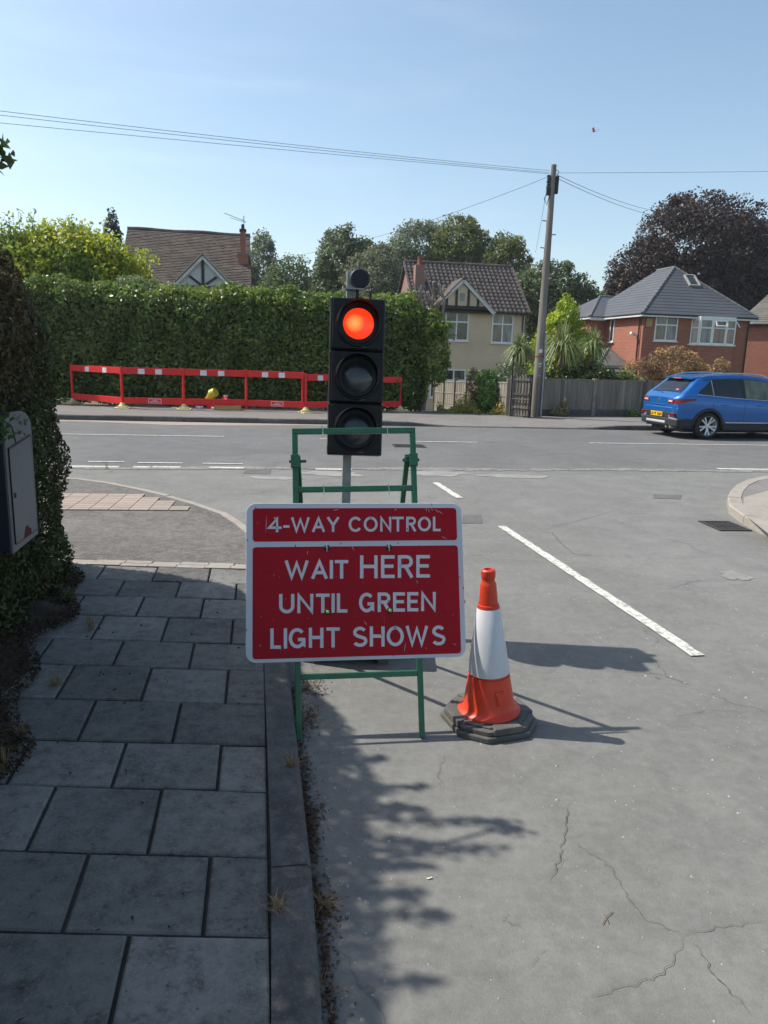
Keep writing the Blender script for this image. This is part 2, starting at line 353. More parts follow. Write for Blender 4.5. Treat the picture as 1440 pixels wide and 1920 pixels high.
for k_, (pts, wd_) in enumerate([([(1066,1505),(1060,1548),(1052,1604),(1028,1655)], .0034), ([(1078,1580),(1092,1592),(1139,1620),(1179,1683),(1210,1726),(1290,1754)], .0022), ([(1290,1754),(1242,1825),(1180,1850),(1092,1873)], .0022),
    ([(1290,1754),(1350,1738),(1440,1728)], .0024), ([(1300,1768),(1340,1830),(1408,1905)], .0028), ([(1024,1778),(990,1820)], .0018), ([(949,1707),(945,1725),(985,1745)], .0018), ([(836,1412),(820,1450),(830,1485)], .0022),
    ([(1000,1000),(1035,998),(1052,1020),(1078,1040),(1180,1046)], .006), ([(1000,998),(1090,975),(1180,950)], .006), ([(1270,1345),(1330,1330),(1400,1338)], .0025), ([(1092,1592),(1000,1660)], .0015)]):
    crack([G(*p_) for p_ in pts], wd_, k_+1)

# --- near left footway
kin = lambda y: -.24-.17*(y-1.55)
ROWS = [-1.44,-1.08,-.72,-.36,0,.36,.72,1.08,1.44,1.80,2.14,2.51,2.84,3.21,3.59,3.94,4.33,4.70,5.05,5.40]
def zf(y): return lerp(.10, .022, sstep(5.5, 7.5, y))
KO = [(.62,-4),(.26,-1.5),(-.11,1.60),(-.33,2.84),(-.50,3.8),(-.73,5.1),(-.90,5.9),(-1.15,6.7),(-1.45,7.4),(-1.75,7.9),(-2.43,8.58),(-3.2,9.2),(-3.75,9.55),(-4.3,9.72),(-6,9.6),(-9,9.1),(-16,8.0)]
def resample(pts, step):
    P_ = [Vector((p[0],p[1],0)) for p in pts]; out = [P_[0]]; acc = 0.
    for i in range(len(P_)-1):
        a, c = P_[i], P_[i+1]; L = (c-a).length; s_ = step-acc
        while s_ <= L: out.append(a.lerp(c, s_/L)); s_ += step
        acc = (acc+L) % step
    return out
def kerbstones(path, wd, zt, z0, step, mat, parent, side=1, seed=0, name='kerb_stone'):
    pts = resample(path, step); r_ = random.Random(seed)
    for i in range(len(pts)-1):
        a, c = pts[i], pts[i+1]; d = (c-a).normalized(); a2, c2 = a+d*.004, c-d*.004; q = Vector((-d.y,d.x,0))*side
        j = r_.uniform(-.004,.004); za, zc = zt(a.x,a.y)+j, zt(c.x,c.y)+j; ch = .015
        m_ = MB(); vs = []
        for p, z in ((a2,za),(c2,zc)):
            vs += [(p.x,p.y,z0),(p.x,p.y,z-ch),(p.x+q.x*ch,p.y+q.y*ch,z),(p.x+q.x*wd,p.y+q.y*wd,z),(p.x+q.x*wd,p.y+q.y*wd,z0)]
        m_.add(vs, [(0,1,6,5),(1,2,7,6),(2,3,8,7),(3,4,9,8),(4,3,2,1,0),(5,6,7,8,9)])
        m_.build(name, mat, parent)
b = MB()                                        # joint bed under the slabs + tarmac apron as one footway
path = [p for p in KO]
yy = [-4,-1.5,0,1.6,2.84,3.8,4.6,5.1,5.5,5.9,6.3,6.7,7.1,7.4,7.65,7.9]
def kox(y):
    for i in range(len(KO)-1):
        if KO[i][1] <= y <= KO[i+1][1] and KO[i+1][1] > KO[i][1]: return lerp(KO[i][0], KO[i+1][0], (y-KO[i][1])/(KO[i+1][1]-KO[i][1]))
    return KO[-1][0]
ft = MB(); ya = [-4,-1.5,0,1.6,2.84,3.8,4.6,5.1,5.47]
ft.v = [(kox(y)-.06, y, .083) for y in ya]+[(-9, y, .083) for y in ya]; q = len(ya); ft.f = [(i,i+1,q+i+1,q+i) for i in range(q-1)]
footway = structure(ft.build('footway', MT['slabbed']))
ap = MB(); ya = [5.56,5.9,6.3,6.7,7.1,7.4,7.65,7.9,8.2,8.58,8.9,9.2,9.4,9.55]
ap.v = [(kox(y)-.06, y, zf(y)-.002) for y in ya]+[(-30, y if y < 8.0 else y, zf(y)-.002) for y in ya]; q = len(ya); ap.f = [(i,i+1,q+i+1,q+i) for i in range(q-1)]
apron = structure(ap.build('footway_apron', MT['apron']))
rs_ = random.Random(11)
for ri in range(len(ROWS)-1):
    y0, y1 = ROWS[ri], ROWS[ri+1]; par = (ri-9) % 2
    us = [0, -.19] if par == 0 else [0]
    while us[-1] > -2.5: us.append(us[-1]-.395)
    for i in range(len(us)-1):
        ua, ub = us[i]-.005, us[i+1]+.008; ya_, yb_ = y0+.0045, y1-.0045; jz = rs_.uniform(-.003,.003); tx = rs_.uniform(-.003,.003); e = .006
        top = [(kin(ya_)-.13+.13+ub, ya_),(kin(ya_)+ua, ya_),(kin(yb_)+ua, yb_),(kin(yb_)+ub, yb_)]
        cxm = sum(p[0] for p in top)/4; cym = sum(p[1] for p in top)/4
        inn = [(p[0]+(e if p[0] < cxm else -e), p[1]+(e if p[1] < cym else -e)) for p in top]
        zt_ = .10+jz; m_ = MB()
        m_.add([(x,y,.05) for x,y in top]+[(x,y,zt_-.005+tx*(x-cxm)/.2) for x,y in top]+[(x,y,zt_+tx*(x-cxm)/.2) for x,y in inn],
            [(0,1,5,4),(1,2,6,5),(2,3,7,6),(3,0,4,7),(4,5,9,8),(5,6,10,9),(6,7,11,10),(7,4,8,11),(8,9,10,11)])
        m_.build('paving_slab', MT['slab'], footway)
kerbstones([p for p in KO if p[1] < 5.0 or p[0] > -.8]+[(-.90,5.9),(-1.15,6.7)], .125, lambda x,y: zf(y)+.004, -.04, .88, MT['kerb'], footway, 1, 1)
kerbstones(KO[7:-1], .09, lambda x,y: zf(y)+.003, -.04, .6, MT['palekerb'], apron, 1, 2)
# edging setts between slabs and tarmac
x = kin(5.45)-.02; r_ = random.Random(2)
while x > -2.6:
    L = .2+r_.uniform(-.01,.03); MB().box(x-L+.006, 5.405, .02, x, 5.475, .103+r_.uniform(-.004,.003)).build('edging_sett', MT['palekerb'], footway)
    MB().box(x-L+.016, 5.481, .02, x+.008, 5.551, .101+r_.uniform(-.004,.003)).build('edging_sett', MT['palekerb'], footway); x -= L
# buff block band by the dropped kerb
def inband(x, y):
    return y > 7.82+.12*(x+1.6) and y < 8.62+.18*(x+2.4)+.25*min(0,(x+2.4)) and (x < -1.9)
ang = .12
TB = MB().box(-.098,-.046,-.03,.098,.046,.009); TB.v = [v if v[2] < 0 else v for v in TB.v]; tme = TB.mesh('block', MT['tactile'])
cnt = 0; d = Vector((math.cos(ang), math.sin(ang))); e_ = Vector((-math.sin(ang), math.cos(ang)))
for j in range(9):
    for i in range(26):
        p = Vector((-2.0,7.86))-d*i*.205+e_*j*.102
        kx = [k for k in KO if k[1] >= 7.4]
        lim = min(math.hypot(p.x-k.x, p.y-k.y) for k in resample(KO[7:14], .05))
        if lim < .26 or j > 8-(0 if p.x < -2.2 else 3) : continue
        # keep inside the kerb
        if p.y > 7.9+(-1.75-p.x)*1.0 - .12: continue
        if cnt < 290: inst('paving_block', tme, apron, (p.x, p.y, zf(p.y)), (0,0,ang+rs_.uniform(-.01,.01))); cnt += 1
# --- far footway
def zk(x):
    return .12-.10*sstep(.2,1.4,x)*(1-sstep(5.0,6.3,x))
b = MB(); X = [-40+k*.8 for k in range(126)]
rowsn = []
for x in X:
    fk = FARK(x)
    for dy, z in ((.12, zk(x)), (.6, lerp(zk(x), .12, .5)), (1.2, .12), (2.3, .125), (3.4 if x < 1.2 else 3.0, .125)): b.v.append((x, fk+dy, z))
b.f = [(i*5+j,(i+1)*5+j,(i+1)*5+j+1,i*5+j+1) for i in range(len(X)-1) for j in range(4)]
ffoot = structure(b.build('far_footway', MT['far_path'], smooth=True))
kerbstones([(-24, FARK(-24)),(26, FARK(26))], .125, lambda x,y: zk(x)+.003, -.04, .915, MT['kerb'], ffoot, 1, 5)
# --- right corner footway
KR = [(5.4,-3),(4.38,4),(3.98,6.8),(3.93,7.6),(3.97,8.2),(4.10,8.8),(4.45,9.55),(4.9,10.3),(5.45,11.0),(6.4,11.7),(8.2,12.35),(13,13.2),(24,15.1)]
b = MB(); kk = resample(KR, .3); b.v = [(p.x+.08, p.y-.05 if p.y > 10 else p.y, .098) for p in kk]+[(40, -6+i*.3, .098) for i in range(len(kk))]; q = len(kk)
b.f = [(i, q+i, q+i+1, i+1) for i in range(q-1)]; rfoot = structure(b.build('corner_footway', MT['far_path']))
kerbstones(KR, .15, lambda x,y: .102, -.04, .62, MT['palekerb'], rfoot, -1, 6)
patch('concrete_bay', [G(1392,962,.102),G(1440,1000,.102),G(1600,1040,.102),G(1600,905,.102),G(1440,920,.102),G(1395,932,.102)], MT['palekerb'], rfoot)
# soil bed under the near hedge
b = MB(); n_ = 60
for i in range(n_+1):
    y = -3+i*8.5/n_; e = -1.52-.30*max(0,y-2.8) + .07*math.sin(y*3.1)+.05*math.sin(y*7.7)
    for k, (dx, z) in enumerate(((0,.098),(-.18,.15),(-.5,.22),(-1.5,.24),(-4,.2))): b.v.append((e+dx, y, z+.02*math.sin(y*9+k)))
b.f = [(i*5+k, (i+1)*5+k, (i+1)*5+k+1, i*5+k+1) for i in range(n_) for k in range(4)]
structure(b.build('hedge_bed', MT['soil'], smooth=True))
# drains
MT['iron'] = M('cast_iron', (.035,.033,.032), (.07,.06,.055), 30, .7, .4, 120, metal=.3)
MT['pit_shade'] = M('drain_pit_shade', (.006,.006,.006), (.01,.01,.01))
def drain(c, rz, w_, d_, label, nb=6):
    t = thing('storm_drain', label, 'drain', (c[0],c[1],0), rz)
    f = MB(); f.box(-w_/2,-d_/2,-.02,w_/2,-d_/2+.035,.012).box(-w_/2,d_/2-.035,-.02,w_/2,d_/2,.012).box(-w_/2,-d_/2+.035,-.02,-w_/2+.035,d_/2-.035,.012).box(w_/2-.035,-d_/2+.035,-.02,w_/2,d_/2-.035,.012)
    f.build('frame', MT['iron'], t); MB().box(-w_/2+.035,-d_/2+.035,-.02,w_/2-.035,d_/2-.035,.003).build('pit_shade', MT['pit_shade'], t)  # flat black plate between the bars, its colour standing in for shade below
    for i in range(nb):
        x = -w_/2+.035+(i+.5)*(w_-.07)/nb; MB().box(x-.009,-d_/2+.035,-.01,x+.009,d_/2-.035,.009).build('grate_bar', MT['iron'], t)
    MB().box(-w_/2+.035,-.012,-.01,w_/2-.035,.012,.0105).build('grate_bar', MT['iron'], t)
drain((3.70,7.93), .1, .36, .46, 'black iron drain grate in the road beside the pale corner kerb')
c = G(767,836.5); drain((c[0],c[1]), .12, .62, .42, 'dark drain cover in the main road beyond the green sign frame', 8)

# ================================================================ NEAR THINGS
MT['green'] = M('green_paint', (.012,.135,.062), (.02,.09,.045), 12, .4, .1, 90, spec=.5)
MT['steel'] = M('galvanised', (.42,.43,.43), (.30,.31,.31), 9, .42, .05, 80, metal=.75)
MT['steeldark'] = M('dull_steel', (.12,.12,.12), (.07,.07,.07), 9, .5, metal=.6)
def signmat(name, base, scr, dark, amt):
    m, nt, b = new_mat(name); b.inputs['Roughness'].default_value = .5; b.inputs['Specular IOR Level'].default_value = .18; v = coords(nt)
    v2 = coords(nt, (9, 1.2, 1)); v3 = coords(nt, (1.4, 7, 1))
    s1 = ramp(nt, noise(nt, v2, 6, 8, .8, 1.2), .655, .70, 0, amt); s2 = ramp(nt, noise(nt, v3, 7, 8, .8, .8), .655, .70, 0, amt)
    col = mixc(nt, ramp(nt, noise(nt, v, 2.2, 5), .35, .7), base, tuple(k*.86 for k in base))
    col = mixc(nt, s1, col, scr); col = mixc(nt, s2, col, dark); nt.links.new(col, b.inputs['Base Color']); return m
MT['signred'] = signmat('sign_red', (.36,.003,.013), (.6,.35,.35), (.10,.0,.01), .9)
MT['signwhite'] = signmat('sign_white', (.58,.60,.64), (.9,.9,.9), (.04,.04,.05), .95)
MT['black'] = M('black_plastic', (.006,.006,.007), (.013,.013,.014), 8, .4, .06, 200, spec=.25)
MT['rubber'] = M('black_rubber', (.075,.071,.066), (.13,.125,.118), 7, .8, .5, 60)

# --- road works sign on its A-frame
ft_ = thing('road_sign', 'red and white 4-WAY CONTROL WAIT HERE sign on a green metal A-frame at the kerb', 'road sign', (-.074,3.10,0), rot=(-.324,-.031,.085))
bpy.context.view_layer.update(); Mf = ft_.matrix_world.copy(); Mi = Mf.inverted()
hw, hh, tb = .292, 1.436, .026
for s in (-1, 1):
    MB().bar((s*(hw-tb/2),0,0),(s*(hw-tb/2),0,hh-tb),tb).build('frame_upright', MT['green'], ft_, bevel=.003)
    a = Vector((s*(hw-tb*(1.6 if s > 0 else 1.0)), .02, 1.28)); fw = Mf@a; foot = Mi@Vector((fw.x+(-.06 if s > 0 else .0), fw.y+.62, .012)); top = a+(a-foot).normalized()*.03
    MB().bar(top, foot, tb*.9).build('rear_leg', MT['green'], ft_, bevel=.003)
    MB().bar((s*(hw+.016),0,1.28),(s*(hw-.065),0,1.28),.013).box(s*(hw-tb/2)-.02,-.018,1.25,s*(hw-tb/2)+.02,.018,1.31).build('hinge_bracket', MT['green'], ft_, bevel=.002)
for z, nm in ((hh-tb/2,'cross_bar'),(1.145,'cross_bar'),(.285,'cross_bar')):
    MB().bar((-hw if z > 1.3 else -hw+tb,0,z),(hw if z > 1.3 else hw-tb,0,z),tb).build(nm, MT['green'], ft_, bevel=.003)
for s in (-.15, .155):                         # wire clips hanging over the bars
    for z in (hh-tb/2, 1.145):
        MB().tube([(s,-.017,z+.018),(s+.004,-.019,z-.01),(s+.001,-.022,z-.03)], .0025, 6).build('wire_clip', MT['steel'], ft_)
yw, ln, rl = .14, .33, .004
Mp = Matrix.Translation((-.114,3.276,.693)) @ Matrix.Rotation(yw,4,'Z') @ Matrix.Rotation(-ln,4,'X') @ Matrix.Rotation(-rl,4,'Y')
PW, PH = 1.0, .714
def rrect(x0, y0, x1, y1, r, n=6):
    out = []
    for cx_, cy_, a0 in ((x1-r,y1-r,0),(x0+r,y1-r,90),(x0+r,y0+r,180),(x1-r,y0+r,270)):
        for i in range(n+1): t = math.radians(a0+90*i/n); out.append((cx_+r*math.cos(t), cy_+r*math.sin(t)))
    return out
def flat(poly, y0, y1):                         # polygon in x,z extruded towards -y (y0 front, y1 back)
    n = len(poly); m_ = MB()
    return m_.add([(x,y0,z) for x,z in poly]+[(x,y1,z) for x,z in poly], [tuple(range(n)), tuple(reversed(range(n,2*n)))]+[(i,n+i,n+(i+1)%n,(i+1)%n) for i in range(n)])
plate = flat(rrect(-PW/2,-PH/2,PW/2,PH/2,.045), 0, .010).build('sign_plate', MT['signwhite'], ft_, bevel=.002)
plate.matrix_local = Mi @ Mp
def zp(x, y):                                   # sign artwork coordinates -> plate metres
    for _ in range(3):
        L = 66-3*(y-45)/983; Rr = 1395+30*(y-45)/940; u = (x-L)/(Rr-L); B = 1028-43*u; v = (y-45)/(B-45)
    return ((u-.5)*PW, (.5-v)*PH)
def panel(x0,y0,x1,y1):
    a = zp(x0,y0); c = zp(x1,y1); flat(rrect(a[0],c[1],c[0],a[1],.014,4), -.0012, -.0001).build('red_panel', MT['signred'], plate)
panel(106,77,1368,276); panel(105,320,1392,965)
def arc(cx_, cy_, rx, ry, a0, a1, n=14): return [(cx_+rx*math.cos(math.radians(a0+(a1-a0)*i/n)), cy_+ry*math.sin(math.radians(a0+(a1-a0)*i/n))) for i in range(n+1)]
# strokes in 0..1 cell coordinates (centre lines), fitted to the cell minus the stroke width
GL = {
 'H': [[(0,0),(0,1)],[(1,0),(1,1)],[(0,.52),(1,.52)]], 'I': [[(.5,0),(.5,1)]], 'L': [[(0,1),(0,0),(1,0)]],
 'E': [[(1,1),(0,1),(0,0),(1,0)],[(0,.52),(.88,.52)]], 'T': [[(0,1),(1,1)],[(.5,0),(.5,1)]],
 'A': [[(0,0),(.5,1),(1,0)],[(.17,.3),(.83,.3)]], 'W': [[(0,1),(.25,0),(.5,.92),(.75,0),(1,1)]],
 'Y': [[(0,1),(.5,.45),(1,1)],[(.5,.5),(.5,0)]], 'N': [[(0,0),(0,1),(1,0),(1,1)]],
 '4': [[(.72,0),(.72,1),(0,.27),(1,.27)]], '-': [[(0,.36),(1,.36)]],
 'U': [[(0,1),(0,.35)]+arc(.5,.35,.5,.35,180,360)+[(1,1)]],
 'O': [arc(.5,.5,.5,.5,90,450,30)], 'C': [arc(.52,.5,.52,.5,38,322,24)],
 'G': [arc(.5,.5,.5,.5,42,270,20)+arc(.5,.5,.5,.5,275,318,4)+[(.98,.12),(.98,.42),(.56,.42)]],
 'R': [[(0,0),(0,1),(.58,1)]+arc(.62,.755,.38,.245,85,-85,10)+[(0,.51)],[(.5,.51),(1,0)]],
 'S': [arc(.5,.745,.44,.255,28,200,12)+[(.13,.63),(.3,.545),(.68,.46)]+arc(.5,.255,.5,.255,35,-152,14)],
}
def glyph(ch, box, t, parent, k0, mat=None):
    x0, y0, x1, y1 = box; m_ = MB(); sw = (x1-x0); aspect = 1
    tx = t/2; X0, X1, Y0, Y1 = x0+tx, x1-tx, y0-tx if False else y0+0, y1
    for si, st in enumerate(GL[ch]):
        pts = [zpv(X0+(X1-X0)*px_, (y1-tx*1.0)+((y0+tx*1.0)-(y1-tx*1.0))*py_) for px_, py_ in st]
        pts = [Vector((p[0],p[1])) for p in pts]; tt = t*.00067*PW/2
        if (st[0] != st[-1]):                   # run the ends out to the cell edge
            for i0, i1 in ((0,1),(-1,-2)):
                d = (pts[i0]-pts[i1]).normalized()
                if abs(st[i0][1]-.5) > .49 or ch in 'TEL-4': pts[i0] = pts[i0]+d*(tt if ch not in 'CSG' else 0)
        n = len(pts); closed = (pts[0]-pts[-1]).length < 1e-5; Lf, Rt = [], []
        for i in range(n):
            if closed: a = pts[i-1] if i else pts[-2]; c = pts[i+1] if i < n-1 else pts[1]
            else: a = pts[max(i-1,0)]; c = pts[min(i+1,n-1)]
            d1 = (pts[i]-a); d2 = (c-pts[i])
            if d1.length < 1e-9: d1 = d2
            if d2.length < 1e-9: d2 = d1
            d1 = d1.normalized(); d2 = d2.normalized(); q1 = Vector((-d1.y,d1.x)); q2 = Vector((-d2.y,d2.x)); mt = (q1+q2)
            if mt.length < 1e-6: mt = q1
            mt = mt.normalized(); sc_ = min(2.2, 1/max(.2, mt.dot(q1))); Lf.append(pts[i]+mt*tt*sc_); Rt.append(pts[i]-mt*tt*sc_)
        yv = -.0022-.0002*si; k = len(m_.v)
        m_.v += [(p.x,yv,p.y) for p in Rt]+[(p.x,yv,p.y) for p in Lf]
        m_.f += [(k+i,k+i+1,k+n+i+1,k+n+i) for i in range(n-1)]
    m_.build('letter', mat or MT['signwhite'], parent)
zpv = zp
def word(s, xs_, ytl, ybl, ytr, ybr, t, x0l, x1l):
    for i, ch in enumerate(s):
        a, c = xs_[i]; f = ((a+c)/2-x0l)/(x1l-x0l); glyph(ch, (a, lerp(ytl,ytr,f), c, lerp(ybl,ybr,f)), t, plate, i)
word('4-WAY', [(195,278),(287,326),(335,448),(462,541),(553,628)], 135,228,131,226, 17, 195, 628)
word('CONTROL', [(685,768),(778,866),(880,952),(955,1029),(1043,1106),(1117,1201),(1212,1263)], 130,226,130,222, 17, 685, 1263)
word('WAIT', [(297,441),(457,557),(568,592),(600,685)], 402,518,398,515, 22, 297, 685)
word('HERE', [(755,866),(885,973),(990,1087),(1106,1195)], 370,514,367,508, 23, 755, 1195)
word('UNTIL', [(262,356),(371,471),(485,570),(579,602),(612,679)], 608,728,603,722, 22, 262, 679)
word('GREEN', [(748,846),(864,945),(960,1037),(1049,1121),(1136,1232)], 600,722,593,711, 22, 748, 1232)
word('LIGHT', [(209,275),(290,312),(320,424),(441,532),(548,632)], 818,942,809,932, 22, 209, 632)
word('SHOWS', [(708,802),(815,909),(920,1029),(1040,1181),(1203,1293)], 806,930,796,918, 22, 708, 1293)
st = rrect(*(zp(182,238)+zp(282,120)), .004, 2) ; flat(st, -.0016, -.00125).build('number_sticker', signmat('sticker_red', (.37,.004,.016), (.5,.3,.3), (.2,0,0), .5), plate)
MT['scuff_pale'] = M('scuff_pale', (.62,.60,.62), rough=.7); MT['scuff_dark'] = M('scuff_dark', (.03,.03,.035), rough=.7); rq = random.Random(77)
def scuff(x0, y0, x1, y1, wd, mat):
    a, c = Vector(zp(x0,y0)), Vector(zp(x1,y1)); d_ = (c-a).normalized(); q_ = Vector((-d_.y,d_.x))*wd/2
    MB().add([(a.x,-.0030,a.y),((a.x+c.x)/2-q_.x,-.0030,(a.y+c.y)/2-q_.y),(c.x,-.0030,c.y),((a.x+c.x)/2+q_.x,-.0030,(a.y+c.y)/2+q_.y)],[(0,1,2,3)]).build('scuff_mark', mat, plate)
for a_ in ((1168,72,1172,102),(1182,74,1190,106),(1200,72,1212,98),(1222,80,1250,108),(1240,88,1278,116),(968,96,985,78),(435,340,434,368),(1262,250,1305,272),(590,92,625,84),(190,118,182,236),(1105,520,1120,545),(152,740,158,752),(700,300,720,345),(1040,900,1030,960),(1340,905,1360,915),(780,770,800,800)): scuff(*a_, .0022, MT['scuff_pale'])
for a_ in ((1203,46,1207,60),(1372,500,1390,507),(1402,560,1412,582),(1414,640,1418,668),(362,300,360,330),(990,290,996,304),(1120,305,1124,322),(635,290,640,306),(122,78,126,66),(290,1000,340,978),(960,985,968,975),(66,820,72,836),(70,268,78,284),(540,205,545,235),(1048,196,1054,218),(880,850,896,862),(1290,888,1286,910),(930,640,938,665)): scuff(*a_, .0045, MT['scuff_dark'])
for k_ in range(26):
    x_, y_ = rq.uniform(120,1360), rq.uniform(90,950); scuff(x_, y_, x_+rq.uniform(-12,12), y_+rq.uniform(4,16), .0014, MT['scuff_pale'])
MT['lime'] = M('lime_wire', (.45,.55,.15), rough=.5)
for x_, y_, lime in ((552,325,0),(936,322,0),(556,717,1),(942,708,1)):
    px_, pz_ = zp(x_, y_); w_ = MB().lathe([(.001,-.0038),(.013,-.0038),(.0145,-.0025),(.0145,-.0004)], 20, 'y', (px_,0,pz_)).build('washer', MT['black'], plate, smooth=True)
    if lime: MB().lathe([(.0005,-.0065),(.0065,-.0062),(.008,-.004)], 14, 'y', (px_+.001,0,pz_)).build('cap', MT['lime'], plate, smooth=True)
    else:
        MB().tube([(px_-.002,-.004,pz_+.02),(px_,-.009,pz_+.008),(px_+.001,-.008,pz_-.016)], .0028, 6).build('wire_clip', MT['steel'], plate)
        MB().tube([(px_-.006,-.006,pz_+.003),(px_+.006,-.006,pz_+.002)], .0028, 6).build('wire_clip', MT['steel'], plate)
MB().lathe([(.0005,-.006),(.004,-.0055),(.0055,-.003)], 12, 'y', (*[zp(240,141)[0]],0,zp(240,141)[1])).build('rivet', MT['steel'], plate, smooth=True)

# --- portable traffic light
tl = thing('traffic_light', 'black portable traffic light showing red behind the red sign', 'traffic light', (-.185,4.252,0), rot=(-.157,.012,.10))
MT['post'] = M('pale_post', (.36,.36,.345), (.26,.26,.25), 12, .5, .1, 90, metal=.4)
MB().box(-.062,.115,.08,-.008,.169,2.245).build('post', MT['post'], tl, bevel=.004)
def led():
    m, nt, b = new_mat('red_led'); v = coords(nt); sx = nt.nodes.new('ShaderNodeSeparateXYZ'); nt.links.new(v, sx.inputs[0])
    def wave(sock, fr):
        m1 = nt.nodes.new('ShaderNodeMath'); m1.operation = 'MULTIPLY'; m1.inputs[1].default_value = fr; nt.links.new(sx.outputs[sock], m1.inputs[0])
        m2 = nt.nodes.new('ShaderNodeMath'); m2.operation = 'SINE'; nt.links.new(m1.outputs[0], m2.inputs[0]); return ramp(nt, m2.outputs[0], -1, 1, .45, 1)
    mm = nt.nodes.new('ShaderNodeMath'); mm.operation = 'MULTIPLY'; nt.links.new(wave(0, 1050), mm.inputs[0]); nt.links.new(wave(2, 1050), mm.inputs[1])
    vm = nt.nodes.new('ShaderNodeVectorMath'); vm.operation = 'DISTANCE'; vm.inputs[1].default_value = (-.022,-.09,.0); nt.links.new(v, vm.inputs[0])
    hot = ramp(nt, vm.outputs['Value'], .0, .058, 1, 0)
    col = mixc(nt, hot, (1,.045,.008), (1.,.42,.07)); e = nt.nodes.new('ShaderNodeMath'); e.operation = 'MULTIPLY'; e.inputs[1].default_value = 1.75
    nt.links.new(mm.outputs[0], e.inputs[0]); nt.links.new(col, b.inputs['Emission Color']); nt.links.new(e.outputs[0], b.inputs['Emission Strength'])
    b.inputs['Base Color'].default_value = (.3,.01,.005,1); b.inputs['Roughness'].default_value = .2; return m
MT['led'] = led(); MT['lens'] = M('dark_lens', (.045,.05,.058), (.022,.025,.03), 14, .15, .2, 40, spec=.5, coat=.25)
for i, zc in enumerate((1.893, 1.587, 1.281)):
    hs_ = MB().box(-.16,-.055,zc-.1515,.16,.11,zc+.1515).build('housing', MT['black'], tl, bevel=.008)
    dr = flat(rrect(-.147,zc-.144,.153,zc+.144,.012,3), -.070, -.0555).build('door', MT['black'], hs_, bevel=.003)
    MB().lathe([(.135,-.071),(.132,-.082),(.121,-.085),(.116,-.074),(.108,-.066)], 40, 'y', (.004,0,zc)).build('lens_ring', MT['black'], hs_, smooth=True)
    le = MB().lathe([(.0005,-.092),(.03,-.0905),(.06,-.086),(.08,-.079),(.09,-.0725)], 36, 'y').build('lens', MT['led'] if i == 0 else MT['lens'], hs_, smooth=True)
    le.location = (.004,0,zc)
    # cut-away visor: thin curved hood open below
    m_ = MB(); n_ = 36
    for j in range(n_+1):
        t = math.radians(-35+250*j/n_); dep = .085+.11*max(0., math.sin((t)))**.8 if math.sin(t) > 0 else .085
        for r_, y_ in ((.131,-.072),(.121,-dep),(.1165,-dep),(.1265,-.072)): m_.v.append((.004+r_*math.cos(t), y_, zc+r_*math.sin(t)))
    for j in range(n_):
        for q_ in range(4): m_.f.append((j*4+q_, (j+1)*4+q_, (j+1)*4+(q_+1)%4, j*4+(q_+1)%4))
    m_.build('visor', MT['black'], hs_, smooth=True)
    MB().box(-.163,-.045,zc-.14,-.1605,.02,zc-.1).box(-.163,-.045,zc+.1,-.1605,.02,zc+.14).build('latch', MT['steeldark'], hs_)
    MB().box(.022,-.0715,zc-.137,.05,-.0702,zc-.129).build('maker_mark', MT['steeldark'], hs_)
MB().box(-.075,.10,1.2,.005,.1148,1.25).box(-.075,.10,1.9,.005,.1148,1.95).build('clamp', MT['steeldark'], tl)
MB().lathe([(.0005,.020),(.052,.020),(.059,.014),(.061,0),(.052,-.012),(.0005,-.012)], 36, 'y', (.012,.055,2.185)).build('detector_disc', M('disc_navy', (.012,.016,.026), rough=.6), tl, smooth=True)
MB().tube([(.0,.06,2.052),(.0,.06,2.13)], .011, 10).lathe([(.018,2.045),(.02,2.06),(.011,2.075)], 14, 'z', (0,.06,0)).build('detector_stem', MT['black'], tl, smooth=True)
MB().box(-.075,.04,2.118,.04,.10,2.126).build('bracket', MT['post'], tl)
MB().tube([(.078,.03,2.04),(.078,.03,2.075),(.08,.03,2.115)], [.008,.006,.003], 8).build('antenna', MT['black'], tl, smooth=True)
tl2 = Matrix(); bpy.context.view_layer.update(); TI = tl.matrix_world.inverted()
bb = MB().box(-.43,3.93,.06,.05,4.42,.34); bb.v = [tuple(TI@Vector(v)) for v in bb.v]; bb.build('battery_box', MT['black'], tl, bevel=.015)
for s in (-.40,.02):
    for y_ in (3.97,4.38):
        fo = MB().box(s-.03,y_-.03,0,s+.03,y_+.03,.06); fo.v = [tuple(TI@Vector(v)) for v in fo.v]; fo.build('foot', MT['rubber'], tl)

# --- traffic cone
MT['orange'] = M('cone_orange', (.66,.055,.022), (.54,.042,.018), 6, .42, .06, 60)
MT['sleeve'] = M('cone_sleeve', (.60,.61,.63), (.48,.49,.51), 9, .3, .06, 120, stretch=(1,1,.5))
cn = thing('traffic_cone', 'orange traffic cone with a white sleeve on a black rubber base beside the sign', 'traffic cone', (.53,3.31,0), .35)
def octo(r, cut, rot=0.):
    p = []
    for k_ in range(4):
        a = math.pi/2*k_+rot
        for dx, dy in ((r,-r+cut),(r,r-cut)): p.append((dx*math.cos(a)-dy*math.sin(a), dx*math.sin(a)+dy*math.cos(a)))
    return p
bs = MB(); bs.prism(octo(.205,.10),0,.028); bs.build('rubber_base', MT['rubber'], cn, bevel=.006)
bs = MB(); bs.prism(octo(.19,.095),.0282,.050); bs.prism(octo(.165,.085),.0502,.058); bs.build('rubber_base', MT['rubber'], cn, bevel=.008)
